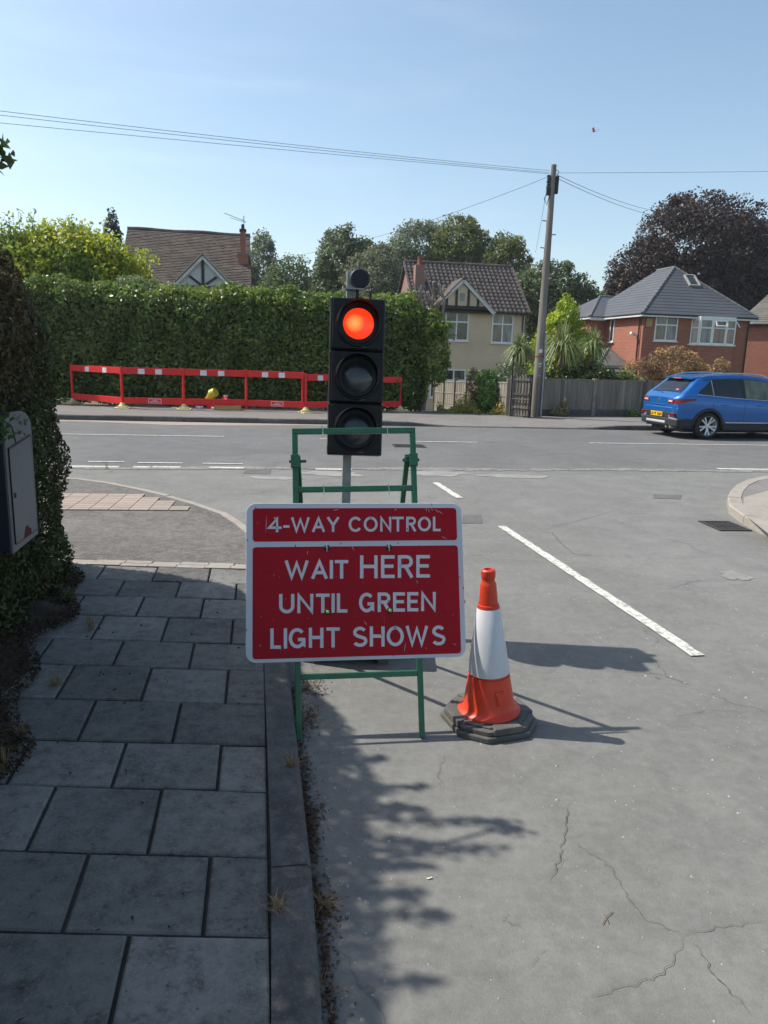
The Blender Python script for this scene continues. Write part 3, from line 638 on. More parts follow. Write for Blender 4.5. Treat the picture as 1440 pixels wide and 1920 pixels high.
for k_ in range(4):                               # raised pads round the base
    a = math.pi/2*k_; m_ = MB().prism([(.07,-.188),(.085,-.197),(.06,-.112),(-.06,-.112),(-.085,-.197),(-.07,-.188)][::1] if False else [(-.075,-.198),(.075,-.198),(.052,-.125),(-.052,-.125)], .0285, .063)
    m_.v = [(x*math.cos(a)-y*math.sin(a), x*math.sin(a)+y*math.cos(a), z) for x,y,z in m_.v]; m_.build('base_pad', MT['rubber'], cn, bevel=.006)
cb_ = MB().lathe([(.128,.0735),(.150,.0735),(.148,.083),(.132,.092),(.122,.108),(.117,.13),(.0985,.255),(.0945,.256),(.05,.60),(.0445,.601),(.0375,.692),(.0355,.701),(.0295,.712),(.0295,.720),(.0325,.728),(.034,.745),(.033,.762),(.026,.768),(.020,.768),(.018,.762),(.018,.70)], 56).build('cone_body', MT['orange'], cn, smooth=True)
cs_ = MB().lathe([(.0975,.268),(.0985,.270),(.0985,.2705),(.0541,.583),(.0531,.584)], 56).build('reflective_sleeve', MT['sleeve'], cn, smooth=True)
m_ = MB()
for z0, hw_, r_ in ((.135,.020,.1195),(.205,.028,.1105)): pass
m_.add([(-.016,-.1185,.14),(.014,-.1185,.14),(.022,-.1095,.205),(-.022,-.1095,.205),(-.012,-.124,.145),(.010,-.124,.145),(.016,-.1165,.197),(-.016,-.1165,.197)],[(4,5,6,7),(0,1,5,4),(1,2,6,5),(2,3,7,6),(3,0,4,7)])
cg_ = m_.build('grip_recess', MT['orange'], cn)
for o in (cb_, cs_, cg_):                       # the cone stands slightly askew on its base
    ax_ = Matrix.Rotation(-.35,4,'Z') @ Vector((0,1,0,0)); o.matrix_local = Matrix.Translation((0,0,.062)) @ Matrix.Rotation(-.062, 4, Vector(ax_[:3])) @ Matrix.Translation((0,0,-.072))

# --- post-mounted pouch box by the hedge
MT['boxgrey'] = M('box_grey', (.125,.138,.155), (.10,.11,.125), 3, .45, .04, 60)
MT['boxnavy'] = M('box_navy', (.012,.016,.03), (.02,.024,.04), 3, .4)
pb = thing('cabinet', 'grey metal cabinet with rounded top and rusty chip before the dark hedge', 'cabinet', (-1.885,3.68,.09), .17)
prof = [(0,.58),(.42,.58)]+[(.42-.0-.42*0+0,1.22)] ; n_ = 14
side = [(0,.57),(.44,.57),(.44,1.17)]+[(.44-.20*(1-math.cos(math.radians(a)))*1.1, 1.17+.10*math.sin(math.radians(a))) for a in range(15,91,15)]+[(.1,1.272),(0,1.245)]
def extr_x(poly, x0, x1):                        # polygon in (y,z) extruded along x
    n = len(poly); return MB().add([(x0,y,z) for y,z in poly]+[(x1,y,z) for y,z in poly], [tuple(reversed(range(n))), tuple(range(n,2*n))]+[(i,(i+1)%n,n+(i+1)%n,n+i) for i in range(n)])
extr_x(side, -.42, -.012).build('cabinet_body', MT['boxnavy'], pb, bevel=.006)
sd = [(y*1.0+(-.006 if y < .2 else .006), z+(.004 if z > 1 else -.004)) for y, z in side]
extr_x(sd, -.0115, 0).build('side_shell', MT['boxgrey'], pb, bevel=.002)
door = [(.035,.61),(.41,.60),(.405,1.13),(.03,1.10)]
extr_x(door, .0, .006).build('door', MT['boxgrey'], pb, bevel=.001)
m_ = MB()
for a, c in zip(door, door[1:]+door[:1]): m_.bar((.0015,a[0],a[1]),(.0015,c[0],c[1]),.009)
m_.build('door_gap', MT['black'], pb)
extr_x([(.06,.845),(.075,.845),(.075,.87),(.06,.87)], .006, .013).build('lock', MT['steeldark'], pb)
rb = extr_x([(.17,.603),(.30,.602),(.295,.635),(.26,.645),(.235,.665),(.205,.66),(.18,.63)], .0062, .0072); rb.build('rust_patch', M('rust', (.12,.022,.014), (.07,.013,.008), 20, .9), pb)
MB().box(-.26,.16,-.1,-.18,.24,.57).build('post', MT['steeldark'], pb)
extr_x([(.33,1.19),(.35,1.19),(.35,1.215),(.33,1.215)], 0, .006).build('catch', MT['steeldark'], pb)

# --- hedges
def path_len(path): return [math.dist(path[i],path[i+1]) for i in range(len(path)-1)]
def hedge(name, label, path, prof, dens, L, mat, coremat, seed, inset=.13, amp=.08, ns=2.2, jit=.07, asp=.45, hvar=None, dark_core=None, cat='hedge', extra=None):
    t = thing(name, label, cat, (0,0,0)); t.location = (path[0][0], path[0][1], 0); org = np.array([path[0][0],path[0][1],0.])
    path = [Vector(p) for p in path]; sl_ = [(path[i+1]-path[i]).length for i in range(len(path)-1)]; tot = sum(sl_)
    pl = [math.dist(prof[i],prof[i+1]) for i in range(len(prof)-1)]; ptot = sum(pl)
    nrmv = []
    for i in range(len(path)):
        a = path[max(i-1,0)]; c = path[min(i+1,len(path)-1)]; d = (c-a).normalized(); nrmv.append(Vector((d.y,-d.x)))
    def at(s, q, off=0.):
        s *= tot; i = 0
        while i < len(sl_)-1 and s > sl_[i]: s -= sl_[i]; i += 1
        f = s/sl_[i]; p = path[i].lerp(path[i+1], f); nn = nrmv[i].lerp(nrmv[i+1], f).normalized()
        q *= ptot; j = 0
        while j < len(pl)-1 and q > pl[j]: q -= pl[j]; j += 1
        g_ = q/pl[j]; o_ = lerp(prof[j][0],prof[j+1][0],g_); z = lerp(prof[j][1],prof[j+1][1],g_)
        d = Vector((prof[j+1][0]-prof[j][0], prof[j+1][1]-prof[j][1])).normalized(); no, nzz = d.y, -d.x
        if hvar: z *= hvar(p.x, p.y)
        return (p.x+nn.x*(o_+no*off), p.y+nn.y*(o_+no*off), z+nzz*off), (nn.x*no, nn.y*no, nzz)
    m_ = MB(); nu = max(8, int(tot/.3)); nv = max(8, int(ptot/.25))
    m_.grid(lambda a, c: tuple(np.array(at(a, c, -inset)[0])-org), nu, nv); m_.build('dark_core', coremat, t, smooth=True)  # solid dark shell added inside the leaves to block light
    n = int(tot*ptot*dens); rs = np.random.RandomState(seed); S = rs.rand(n,2); Pp = np.empty((n,3)); Nn = np.empty((n,3))
    for i in range(n):
        p, q = at(S[i,0], S[i,1]); Pp[i] = p; Nn[i] = q
    bmp = amp*nz(Pp, ns, seed)+amp*.5*nz(Pp, ns*3, seed+1)
    Pp += Nn*(bmp-rs.exponential(jit, n)+jit*.4)[:,None]
    if extra is not None: Pp, Nn = extra(Pp, Nn, rs)
    o = leaves('foliage', Pp-org, L, mat, t, seed, asp, Nn, .55, kind='stuff')
    return t
MT['core'] = M('hedge_core', (.018,.020,.010), (.03,.026,.015), 6, .95, .6, 20)
MT['leaf_near'] = leafmat('privet_leaf', (.035,.055,.016), (.085,.105,.032), (.085,.062,.026), .25, .5, 1.1)
nearpath = [(-2.03,-2.5),(-2.03,0),(-2.04,2.0),(-2.06,3.8),(-2.16,4.7),(-2.28,5.1),(-2.5,5.4),(-2.85,5.5),(-4.5,5.5)]
nearprof = [(.03,.12),(.0,.5),(.03,1.1),(0,1.7),(-.06,2.0),(-.2,2.25),(-.42,2.40),(-.8,2.46),(-1.5,2.46)]
hedge('hedge', 'dark brownish clipped hedge at the left edge behind the grey cabinet', nearpath, nearprof, 4300, .036, MT['leaf_near'], MT['core'], 21, .12, .07, 2.6, .05, .5, hvar=lambda x,y: 1+.21*(1-sstep(3.2,4.8,y)))
# small tree rising out of the hedge just left of the frame, one twig reaching in
def tubes(name, lst, mat, parent, n=6):
    m_ = MB()
    for pts, r in lst: m_.tube(pts, r, n)
    return m_.build(name, mat, parent, smooth=True)
MT['bark'] = M('bark', (.11,.085,.065), (.05,.04,.03), 9, .95, .8, 40, stretch=(1,1,.3))
MT['leaf_tree0'] = leafmat('tree_leaf', (.05,.085,.02), (.10,.13,.03), None, .35)
t = thing('tree', 'small overhanging tree at the left edge with one leafy twig against the sky', 'tree', (-2.75,2.5,.1))
org = np.array([-2.75,2.5,.1])
lim = [([(0,0,0),(.02,.05,1.2),(.05,.0,2.4),(.1,.05,2.9)],[.05,.045,.035,.02])]
rs = np.random.RandomState(4); Cc = []
for i in range(34):
    c = np.array([rs.uniform(-.5,.18), rs.uniform(-1.2,.75), rs.uniform(2.15,2.7)]); lim.append(([(.03,.02,1.9+.3*rs.rand()), tuple(c*.6+np.array([0,0,.9])), tuple(c)],[.015,.01,.004])); Cc.append(c+rs.normal(size=(300,3))*np.array([.15,.15,.09]))
for k_, (ex, ey, ez) in enumerate([(-1.89,2.98,2.9),(-1.90,3.14,2.92),(-2.12,2.64,2.9),(-2.13,3.35,2.85),(-2.22,2.4,2.95),(-2.2,3.0,2.95),(-2.25,3.55,2.8),(-2.2,2.15,2.85),(-2.1,2.85,2.8),(-2.2,1.9,2.9),(-2.25,2.75,2.95),(-2.2,3.2,2.9)]):
    e_t = np.array([ex,ey,ez])-org; b_t = np.array([-2.55,ey-.12+.05*(k_%3),2.62])-org; m_t = .5*(e_t+b_t)+np.array([0,0,.06]); lim.append(([tuple(b_t),tuple(m_t),tuple(e_t)],[.010,.007,.003]))
    f_ = rs.rand(110)**.8; Cc.append(b_t*(1-f_[:,None])+e_t*f_[:,None]+np.array([0,0,.06])*np.sin(f_*3.14)[:,None]+rs.normal(size=(110,3))*np.array([.03,.035,.03])*(1.25-f_)[:,None])
tw = [P(-60,235,3.0), P(-10,268,3.0), P(4,285,3.0)]
lim.append(([(.05,0,2.4), tuple(np.array(tw[0])-org), tuple(np.array(tw[1])-org), tuple(np.array(tw[2])-org)],[.015,.007,.004,.002]))
for q in tw: Cc.append(np.array(q)-org+rs.normal(size=(16,3))*np.array([.02,.02,.035]))
tubes('branch', lim, MT['bark'], t); leaves('crown', np.concatenate(Cc), .05, MT['leaf_tree0'], t, 5, .5, kind='stuff')
# leaves hanging over the cabinet
q0 = np.array(P(22,800,3.62)); lv = MB(); bt = thing('ivy_sprig', 'green leafy sprig hanging over the top corner of the grey cabinet', 'plant', tuple(q0))
rs = np.random.RandomState(9); tubes('stem', [([(-.25,.1,.12),(-.1,.0,.08),(0,0,0),(.02,-.01,-.08)],.004)], MT['bark'], bt); leaves('leaf', np.stack([rs.normal(0,.045,60)-.03, rs.normal(-.02,.03,60), rs.normal(0,.04,60)],1), .04, leafmat('sprig_leaf', (.06,.13,.04), (.10,.17,.06)), bt, 3, .5, kind='stuff')

# --- dry grass, weeds and litter
MT['dry'] = leafmat('dry_grass', (.34,.25,.12), (.22,.15,.08), None, .3, .8); MT['greengrass'] = leafmat('green_grass', (.08,.13,.03), (.16,.17,.06), None, .3, .7)
def tuft_mesh(name, n, h, spread, mat, seed, w_=.0016):
    rs = np.random.RandomState(seed); V = []
    for i in range(n):
        a = rs.uniform(0,6.28); l = h*rs.uniform(.4,1.1); ln_ = rs.uniform(.1,1.0)*spread; b0 = np.array([rs.normal(0,.12*spread), rs.normal(0,.12*spread), 0]); d = np.array([math.cos(a),math.sin(a),0]); q = np.array([-d[1],d[0],0])*w_
        m1 = b0+d*ln_*.35+np.array([0,0,l*.7]); e = b0+d*ln_+np.array([0,0,l*rs.uniform(.6,1.05)])
        V.append([b0-q,b0+q,m1+q*.8,m1-q*.8]); V.append([m1-q*.8,m1+q*.8,e+q*.15,e-q*.15])
    return quads_mesh(name, np.array(V), mat)
def tuft(px_, py_, z, n, h, spread, mat, seed, label, group=None, world=None):
    c = world or G(px_, py_, z); o = link('grass_tuft', tuft_mesh('tuft', n, h, spread, mat, seed)); o.location = (c[0],c[1],z); set_props(o, label, 'grass tuft', group)
tuft(545,1438,.10,34,.05,.085,MT['dry'],1,'pale dry grass tuft lying across the kerb joint just below the sign')
tuft(520,1705,.10,30,.045,.07,MT['dry'],2,'yellowed grass tuft in the joint between slabs and kerb near the bottom')
tuft(130,1128,.10,60,.10,.10,MT['greengrass'],3,'green grass clump at the far end of the slabs by the hedge foot')
tuft(170,1180,.10,40,.10,.11,MT['dry'],4,'upright straw-coloured grass tuft among the shaded slabs')
tuft(105,1285,.10,36,.09,.11,MT['dry'],5,'straw-coloured grass tuft beside the hedge litter left of the slabs')
tuft(40,1385,.10,30,.09,.07,MT['dry'],6,'thin dry tuft at the left end of a slab joint')
tuft(8,1440,.10,26,.12,.06,MT['dry'],7,'dry tuft at the left frame edge among leaf litter')
tuft(604,1700,.0,50,.04,.10,MT['dry'],8,'flattened straw tuft in the gutter, lowest of the gutter tufts')
tuft(612,1860,.0,16,.05,.13,MT['dry'],9,'long loose grass stalks in the gutter at the bottom of the picture')
tuft(560,1262,.10,30,.10,.05,MT['dry'],10,'dry grass growing at the foot of the sign frame on the kerb')
tuft(200,880,.03,24,.16,.10,MT['dry'],11,'thin dry weeds in the dropped kerb near the give way line')
# moss and leaf debris along the gutter
rs = np.random.RandomState(12); Cn = []
for (cpx, cpy, sx_, sy_, n) in ((582,1560,.022,.10,420),(600,1710,.03,.05,260),(578,1290,.05,.06,220),(576,1350,.03,.08,200),(600,1850,.02,.12,120),(566,1470,.02,.10,120)):
    c = G(cpx,cpy,0); Cn.append(np.stack([rs.normal(c[0],sx_,n), rs.normal(c[1],sy_,n), np.abs(rs.normal(.004,.006,n))],1))
f_ = rs.uniform(1.4,3.6,900); Cn.append(np.stack([np.array([kox(q_) for q_ in f_])+.012+rs.exponential(.014,900), f_, np.abs(rs.normal(.003,.004,900))],1))
leaves('leaf_litter', np.concatenate(Cn), .018, leafmat('litter', (.16,.09,.05), (.07,.04,.025), None, .1, .9), None, 5, .35, np.array([[0,0,1.]]), .9)['kind'] = 'stuff'
n = 9000; y = rs.uniform(-1,5.3,n); x = -1.52-.30*np.maximum(0,y-2.8)+.07*np.sin(y*3.1)+.05*np.sin(y*7.7)-rs.exponential(.16,n)+.05
Cl = np.stack([x, y, .115+np.clip((-1.5-.30*np.maximum(0,y-2.8)-x)*.28,0,.14)+np.abs(rs.normal(0,.012,n))],1); k = 70
Cs = np.stack([rs.uniform(-1.75,-.5,k)-.17*0, rs.uniform(1.5,5.2,k), np.full(k,.106)],1)
leaves('fallen_leaves', np.concatenate([Cl,Cs]), .022, leafmat('fallen', (.075,.045,.025), (.03,.02,.013), None, .1, .9), None, 6, .5, np.array([[0,0,1.]]), .6)['kind'] = 'stuff'
# pebbles / grit on the road
n = 1500; m_ = MB(); rr = random.Random(5)
for i in range(n):
    if i < 1250: x, y = rr.uniform(-.3,2.6), rr.uniform(1.4,6.5)
    else: y = rr.uniform(1.3,4.5); x = kox(y)+.05+rr.expovariate(14)
    s = rr.uniform(.0012,.0035) if rr.random() < .9 else rr.uniform(.004,.007)
    m_.add([(x-s,y-s*.8,.0),(x+s,y-s,.0),(x+s*.8,y+s,.0),(x-s,y+s*.9,.0),(x+rr.uniform(-s,s)*.3,y,s*1.3)],[(0,1,4),(1,2,4),(2,3,4),(3,0,4)])
m_.build('grit', M('pebble', (.45,.44,.42), (.2,.19,.18), 60, .8), kind='stuff')
c = G(1138,1723,0); lf = thing('dead_stalk', 'pale dead plant stalk lying on the road at the lower right', 'stalk', c, .9)
MB().tube([(-.035,0,.004),(0,.004,.006),(.04,-.003,.004)], .0012, 5).tube([(0,.004,.006),(.015,.02,.004)], .0009, 5).tube([(0,.004,.006),(-.02,-.014,.004)], .0009, 5).build('stem', MT['dry'], lf)
c = G(803,1648,0); o = link('scrap_leaf', quads_mesh('scrap', np.array([[[-.008,0,.002],[0,-.006,.004],[.009,0,.003],[0,.006,.002]],[[.004,.002,.003],[.009,-.003,.006],[.014,.004,.004],[.008,.008,.003]]]), M('pale_leaf', (.6,.56,.5), rough=.8))); o.location = c; set_props(o, 'small pale scrap of leaf on the sunlit road below the sign', 'leaf')
# butterfly
c = P(1115,247,6.0); bf = thing('butterfly', 'small orange butterfly flying in the sky above the telegraph pole', 'butterfly', c, .5)
MB().tube([(0,-.012,0),(0,.012,0)], [.0015,.002], 6).build('body', MT['black'], bf)
MT['wing'] = M('butterfly_wing', (.85,.22,.08), (.5,.12,.06), 90, .7)
for s in (-1,1):
    MB().add([(0,-.004,0),(s*.028,-.022,.022),(s*.032,-.002,.016),(s*.004,.006,.002)],[(0,1,2,3)]).build('wing', MT['wing'], bf)
    MB().add([(0,.002,0),(s*.016,.002,.008),(s*.013,.016,.004),(0,.010,0)],[(0,1,2,3)]).build('wing', MT['wing'], bf)

# ================================================================ ACROSS THE ROAD
MT['barred'] = M('barrier_red', (.72,.018,.018), (.62,.02,.02), 5, .45, .05, 60)
MT['barwhite'] = M('barrier_white', (.75,.74,.76), (.66,.64,.66), 20, .5)
MT['baryel'] = M('foot_pale_yellow', (.62,.54,.26), (.5,.44,.24), 10, .7, .2, 60)
bpts = [G(137,757,.12),G(230,766,.12),G(345,768,.12),G(462,770,.12),G(573,774,.12),G(650,772,.12),G(751,771,.12)]
lab = ['leftmost red and white barrier panel, angled away beside the near hedge', 'red barrier with a small white-framed notice, second from the left', 'red barrier in front of the yellow lamp and cardboard, third from the left', 'red barrier with a small white-framed notice just left of the traffic light', 'red barrier mostly hidden behind the left side of the traffic light', 'rightmost red barrier panel, right of the traffic light, angled away']
for i in range(6):
    a, c = Vector(bpts[i]), Vector(bpts[i+1]); L = (c-a).length; rz = math.atan2(c.y-a.y, c.x-a.x)
    t = thing('barrier', lab[i], 'barrier', a, rz, 'red and white barriers along the far footway'); top = 1.09 if i < 4 else (1.04 if i < 5 else 1.0)
    zb = -.02
    MB().box(.035,-.02,top-.17,L-.035,.02,top).build('top_board', MT['barred'], t, bevel=.006)
    MB().box(.035,-.02,.13,L-.035,.02,.30).build('bottom_board', MT['barred'], t, bevel=.006)
    for f in ((.27,.55) if i else (.3,.65)):
        x_ = L*f; MB().box(x_,-.0235,top-.165,x_+.17,-.0205,top-.03).build('reflective_panel', MT['barwhite'], t)
    MB().tube([(0,0,.03),(0,0,top+.02)], .035, 10).build('post', MT['barred'], t, smooth=True)
    if i in (5,3): MB().tube([(L-.02 if i == 5 else L-.09,0,.03),(L-.02 if i == 5 else L-.09,0,top+.01)], .032, 10).build('post', MT['barred'], t, smooth=True)
    for z in (top-.25,.33,.5):
        MB().tube([(0,0,z-.012),(0,0,z+.012)], .042, 10).build('collar', MT['barred'], t, smooth=True)
    ff = MB().prism([(-.20,-.25),(.20,-.25),(.20,.22),(-.20,.22)], 0, .03).prism([(-.13,-.12),(.13,-.12),(.13,.12),(-.13,.12)], .0305, .07); 
    k = len(ff.v); ff.lathe([(.11,.07),(.07,.12),(.05,.16),(.001,.16)], 12)
    if i != 3: ff.build('foot', MT['baryel'], t, bevel=.008)
    if i == 5:
        ff2 = MB(); ff2.v = [(x+L-.02,y,z) for x,y,z in ff.v]; ff2.f = ff.f; ff2.build('foot', MT['baryel'], t, bevel=.008)
    if i in (1,3,5):
        x_ = L*.42 if i != 5 else L*.45; sg = MB()
        for q in ((x_,.155,x_+.34,.168),(x_,.267,x_+.34,.28),(x_,.168,x_+.013,.267),(x_+.327,.168,x_+.34,.267)): sg.box(q[0],-.0225,q[1],q[2],-.0205,q[3])
        r_ = random.Random(i); xx = x_+.12
        while xx < x_+.22: sg.box(xx,-.0225,.228,xx+.02,-.0205,.245); xx += .03
        xx = x_+.05
        while xx < x_+.28: sg.box(xx,-.0225,.19,xx+.018,-.0205,.212); xx += .027
        sg.build('notice', MT['barwhite'], t)
# amber lamp, bag and boxes behind the barrier
c = G(408,762,.13); lp = thing('road_lamp', 'amber and yellow-green road lamp lying behind the red barrier', 'lamp', (c[0]+.05, 20.95, .13), -.3)
ml = MB(); MB().box(-.12,-.1,0,.12,.1,.22).build('battery_case', MT['barred'], lp, bevel=.02)
ml.tube([(-.13,0,.24),(-.02,0,.36)], .105, 16); ml.build('lamp_body', M('amber_plastic', (.75,.30,.03), rough=.35), lp, smooth=True)
MB().tube([(-.03,0,.35),(.03,-.03,.41),(.14,-.03,.47)], [.11,.14,.12], 18).build('lens', M('lime_plastic', (.50,.52,.04), rough=.3), lp, smooth=True)
bg_ = thing('bag', 'crumpled red bag beside the road lamp behind the barrier', 'bag', (c[0]+.42, 20.98, .13)); m_ = MB().lathe([(.001,.0),(.2,.02),(.23,.12),(.19,.24),(.10,.30),(.001,.31)], 16); r_ = random.Random(3)
m_.v = [(x*(1+.15*math.sin(z*30+x*20)),y*.8*(1+.15*math.cos(z*22+y*25)),z+.02*math.sin(x*40)) for x,y,z in m_.v]; m_.build('sack', MT['barred'], bg_, smooth=True)
bpv = MB().lathe([(.001,.30),(.05,.32),(.07,.38),(.03,.36)], 8); bpv.build('white_tie', MT['barwhite'], bg_)
MT['card'] = M('cardboard', (.42,.28,.13), (.34,.22,.10), 8, .85)
bx = thing('cardboard_box', 'flattened brown cardboard box on the footway behind the barrier', 'box', (c[0]+.30, 20.62, .13), .06)
MB().box(-.1,-.12,0,.62,.15,.12).build('carton', MT['card'], bx); MB().box(.0,-.20,.02,.3,-.125,.035).build('flap', MT['card'], bx); MB().box(-.2,-.03,.0,-.11,.1,.06).build('white_scrap', MT['barwhite'], bx)
c2 = G(333,763,.13); o = MB().box(-.06,-.03,0,.09,.03,.015).build('paper_scrap', MT['barwhite']); o.location = (c2[0], 20.8, .13); set_props(o, 'small white scrap on the footway between the second and third barrier feet', 'litter')
bk = thing('cardboard_box', 'small blue-white carton left of the brown cardboard behind the barrier', 'box', (c[0]-.25, 20.7, .13)); MB().box(-.09,-.05,0,.11,.05,.07).build('carton', M('blue_white', (.35,.42,.55), rough=.6), bk); MB().box(-.03,-.051,.01,.05,-.0505,.06).build('label_panel', MT['barwhite'], bk)

# far laurel hedge
MT['laurel'] = leafmat('laurel_leaf', (.028,.075,.012), (.18,.26,.045), (.10,.15,.025), .32, .36, .8, .5)
MT['laurel_top'] = leafmat('laurel_top_leaf', (.13,.19,.03), (.20,.26,.05), None, .4, .38, .9, .5)
fp = [(-14.5,20.9),(-9,21.55),(-4,21.9),(-1,22.2),(.25,22.4),(.75,22.65),(1.02,23.2),(.98,24.2),(.5,24.9)]
fprof = [(-.12,.1),(.05,.5),(.1,1.2),(.12,2.2),(.10,2.9),(-.05,3.2),(-.35,3.34),(-.9,3.38),(-1.9,3.36)]
hedge('hedge', 'long tall green laurel hedge behind the red barriers', fp, fprof, 820, .128, MT['laurel'], MT['core'], 31, .34, .20, 2.1, .17, .5, hvar=lambda x,y: 1+.02*math.sin(x*1.1)+.012*math.sin(x*3.7))
rs = np.random.RandomState(33); n = 9000; f = rs.rand(n); seg = np.array(fp[:7]); cum = np.linspace(0,1,len(seg)); L_ = np.interp(f,[0,.36,.68,.87,.96,.99,1.],range(7)); X = np.interp(L_,range(7),seg[:,0]); Y = np.interp(L_,range(7),seg[:,1])
zt_ = 3.36*(1+.02*np.sin(X*1.1)+.012*np.sin(X*3.7)); dy = rs.uniform(-.12,1.5,n)**1.; V = np.stack([X, Y+dy, zt_-np.clip(.25-dy,0,1)*.9+rs.normal(.02,.07,n)+.06*np.sin(X*7+Y)],1)-np.array([fp[0][0],fp[0][1],0])
far_hedge = [o for o in COL.objects if o.name.startswith('hedge') and o.get('label','').startswith('long tall')][0]; leaves('top_leaves', V, .12, MT['laurel_top'], far_hedge, 34, .5, kind='stuff')  # extra layer of paler yellow-green leaves along the hedge top
def blobleaves(n, c, r, rs, clumps=40, cr=.35, shell=.75):
    """leaf centres gathered in clumps spread through an ellipsoid"""
    d = unit(rs.normal(size=(clumps,3))); rad = rs.uniform(shell*.4,1.,clumps)**.6; cc = d*rad[:,None]*np.array(r)+np.array(c)
    k = rs.randint(0,clumps,n); sc_ = np.array(r).mean()*cr*rs.uniform(.5,1.1,clumps)
    off = unit(rs.normal(size=(n,3)))*(rs.uniform(0,1,n)**.45)[:,None]*sc_[k][:,None]; off[:,2] *= .75
    V = cc[k]+off; Q = unit(off+unit(cc[k]-np.array(c))*.3)
    f = rs.rand(n) < .5; m = int(f.sum()); dd = unit(rs.normal(size=(m,3))); bump_ = 1+.13*nz(dd*3., 1.5, 7); V[f] = dd*(rs.uniform(.45,1.,m)**.5*bump_)[:,None]*np.array(r)*.93+np.array(c); Q[f] = dd
    return V, Q
def limbs(base, tops, r0, rs, nmain=1):
    out = []; b0 = np.array(base, float)
    for tp in tops:
        tp = np.array(tp, float); m1 = b0*.5+tp*.5+rs.normal(0,.04*np.linalg.norm(tp-b0),3); m1[2] = b0[2]*.45+tp[2]*.55; out.append(([tuple(b0),tuple(m1),tuple(tp)],[r0,r0*.55,r0*.15]))
    return out
def tree(name, label, base, ht, crowns, n, L, mat, seed, cat='tree', trunk_r=.2, clumps=60, cr=.30, group=None, droop=.2, asp=.6, part='crown', shell=.75, dark=None, bark=None):
    """crowns: list of (centre xyz relative to base, radii)"""
    t = thing(name, label, cat, base, 0, group); rs = np.random.RandomState(seed); V = []; Nn = []
    tot = sum(r[0]*r[2] for c, r in crowns); lm_ = [([(0,0,-.1),(.05,0,ht*.25),(0,.05,ht*.5),(0,0,ht*.8)],[trunk_r,trunk_r*.8,trunk_r*.55,trunk_r*.15])]
    for c, r in crowns:
        k = int(n*1.5*r[0]*r[2]/tot); v, q = blobleaves(k, c, r, rs, max(14,int(1.5*clumps*r[0]*r[2]/tot)), cr*1.25, shell); V.append(v); Nn.append(q)
        lm_ += limbs((0,0,ht*.2+.1), [tuple(np.array(c)+unit(rs.normal(size=(1,3)))[0]*np.array(r)*.8) for _ in range(4)], trunk_r*.45, rs)
    tubes('trunk', lm_, bark or MT['bark'], t); leaves(part, np.concatenate(V), L, mat, t, seed, asp, np.concatenate(Nn), .45, droop, kind='stuff'); return t
GZ = -.95
lf1 = leafmat('shrub_gold_leaf', (.24,.32,.03), (.48,.46,.05), (.16,.25,.03), .45, .4, .8)
sh = tree('shrub', 'tall yellow-green variegated shrub above the left end of the laurel hedge', (-10.4,25.2,0), 5.2, [((0,0,4.0),(2.1,1.3,1.75)),((-1.3,0,3.8),(1.7,1.2,1.7)),((1.2,0,3.7),(1.5,1.1,1.4)),((1.9,0,3.4),(1.2,1,1.0)),((-2.5,0,3.9),(1.2,1.1,1.5))], 26000, .15, lf1, 41, 'shrub', .09, 70, .34, shell=.85)
# leafy shoots sticking up out of it
rs = np.random.RandomState(8); lm_ = []; V = []
for i in range(24):
    x = rs.uniform(-3.0,1.6); z0 = 5.0-.10*abs(x+.4)**2; hgt = rs.uniform(.4,.95); y = rs.uniform(-.6,.6)
    lm_.append(([(x,y,z0-.4),(x+rs.uniform(-.1,.1),y,z0+hgt*.5),(x+rs.uniform(-.15,.15),y,z0+hgt)],[.015,.01,.004])); k = 36
    f = rs.rand(k); V.append(np.stack([x+rs.normal(0,.09,k), y+rs.normal(0,.09,k), z0-.2+f*(hgt+.25)],1))
tubes('shoot', lm_, MT['bark'], sh); leaves('shoot_leaves', np.concatenate(V), .15, lf1, sh, 12, .5, kind='stuff')
tree('shrub', 'grey-green feathery shrub over the hedge in front of the left tiled roof', (-6.2,23.6,-.15), 3.6, [((-.6,0,3.35),(1.5,.7,.55)),((.8,0,3.25),(.9,.6,.42)),((-1.6,0,3.55),(.9,.6,.5))], 6500, .09, leafmat('grey_shrub_leaf', (.12,.17,.07), (.22,.26,.12), None, .4), 43, 'shrub', .05, 50, .35)
tree('conifer', 'dark blue-green conifer tip behind the yellow-green shrub, left of the tiled roof', (-11.75,33,GZ), 8.4, [((0,0,7.2),(.38,.35,1.2)),((0,0,5.6),(.8,.7,1.3))], 2600, .16, leafmat('darkcon', (.04,.07,.05), (.08,.11,.08)), 44, 'tree', .12, 30, .4)
# pruned bare stubs at the right end of the hedge
MT['palebark'] = M('pale_bark', (.34,.29,.24), (.20,.16,.13), 12, .9, .6, 50)
ps = thing('pruned_shrub', 'bare pruned branches rising from the right end of the laurel hedge', 'shrub', (1.1,23.2,.1)); lm_ = []; rs = np.random.RandomState(17)
tgt = [(775,545),(790,535),(800,548),(812,528),(822,532),(832,536),(845,545),(770,560),(838,552),(806,560)]
for i, (px_, py_) in enumerate(tgt):
    e = np.array(P(px_,py_,23.0+rs.uniform(-.3,.4)))-np.array([1.1,23.2,.1]); s0 = np.array([.15+rs.normal(0,.18),0,2.75]); md = s0*.45+e*.55+rs.normal(0,.08,3)
    lm_.append(([tuple(s0),tuple(md),tuple(e)],[.045,.04,.028]))
    for q in range(2): lm_.append(([tuple(md),tuple(md*.4+e*.6+rs.normal(0,.13,3))],[.028,.014]))
lm_.append(([(0,0,0),(.1,0,1.4),(.15,0,2.5)],[.08,.07,.05])); tubes('branch', lm_, MT['palebark'], ps)
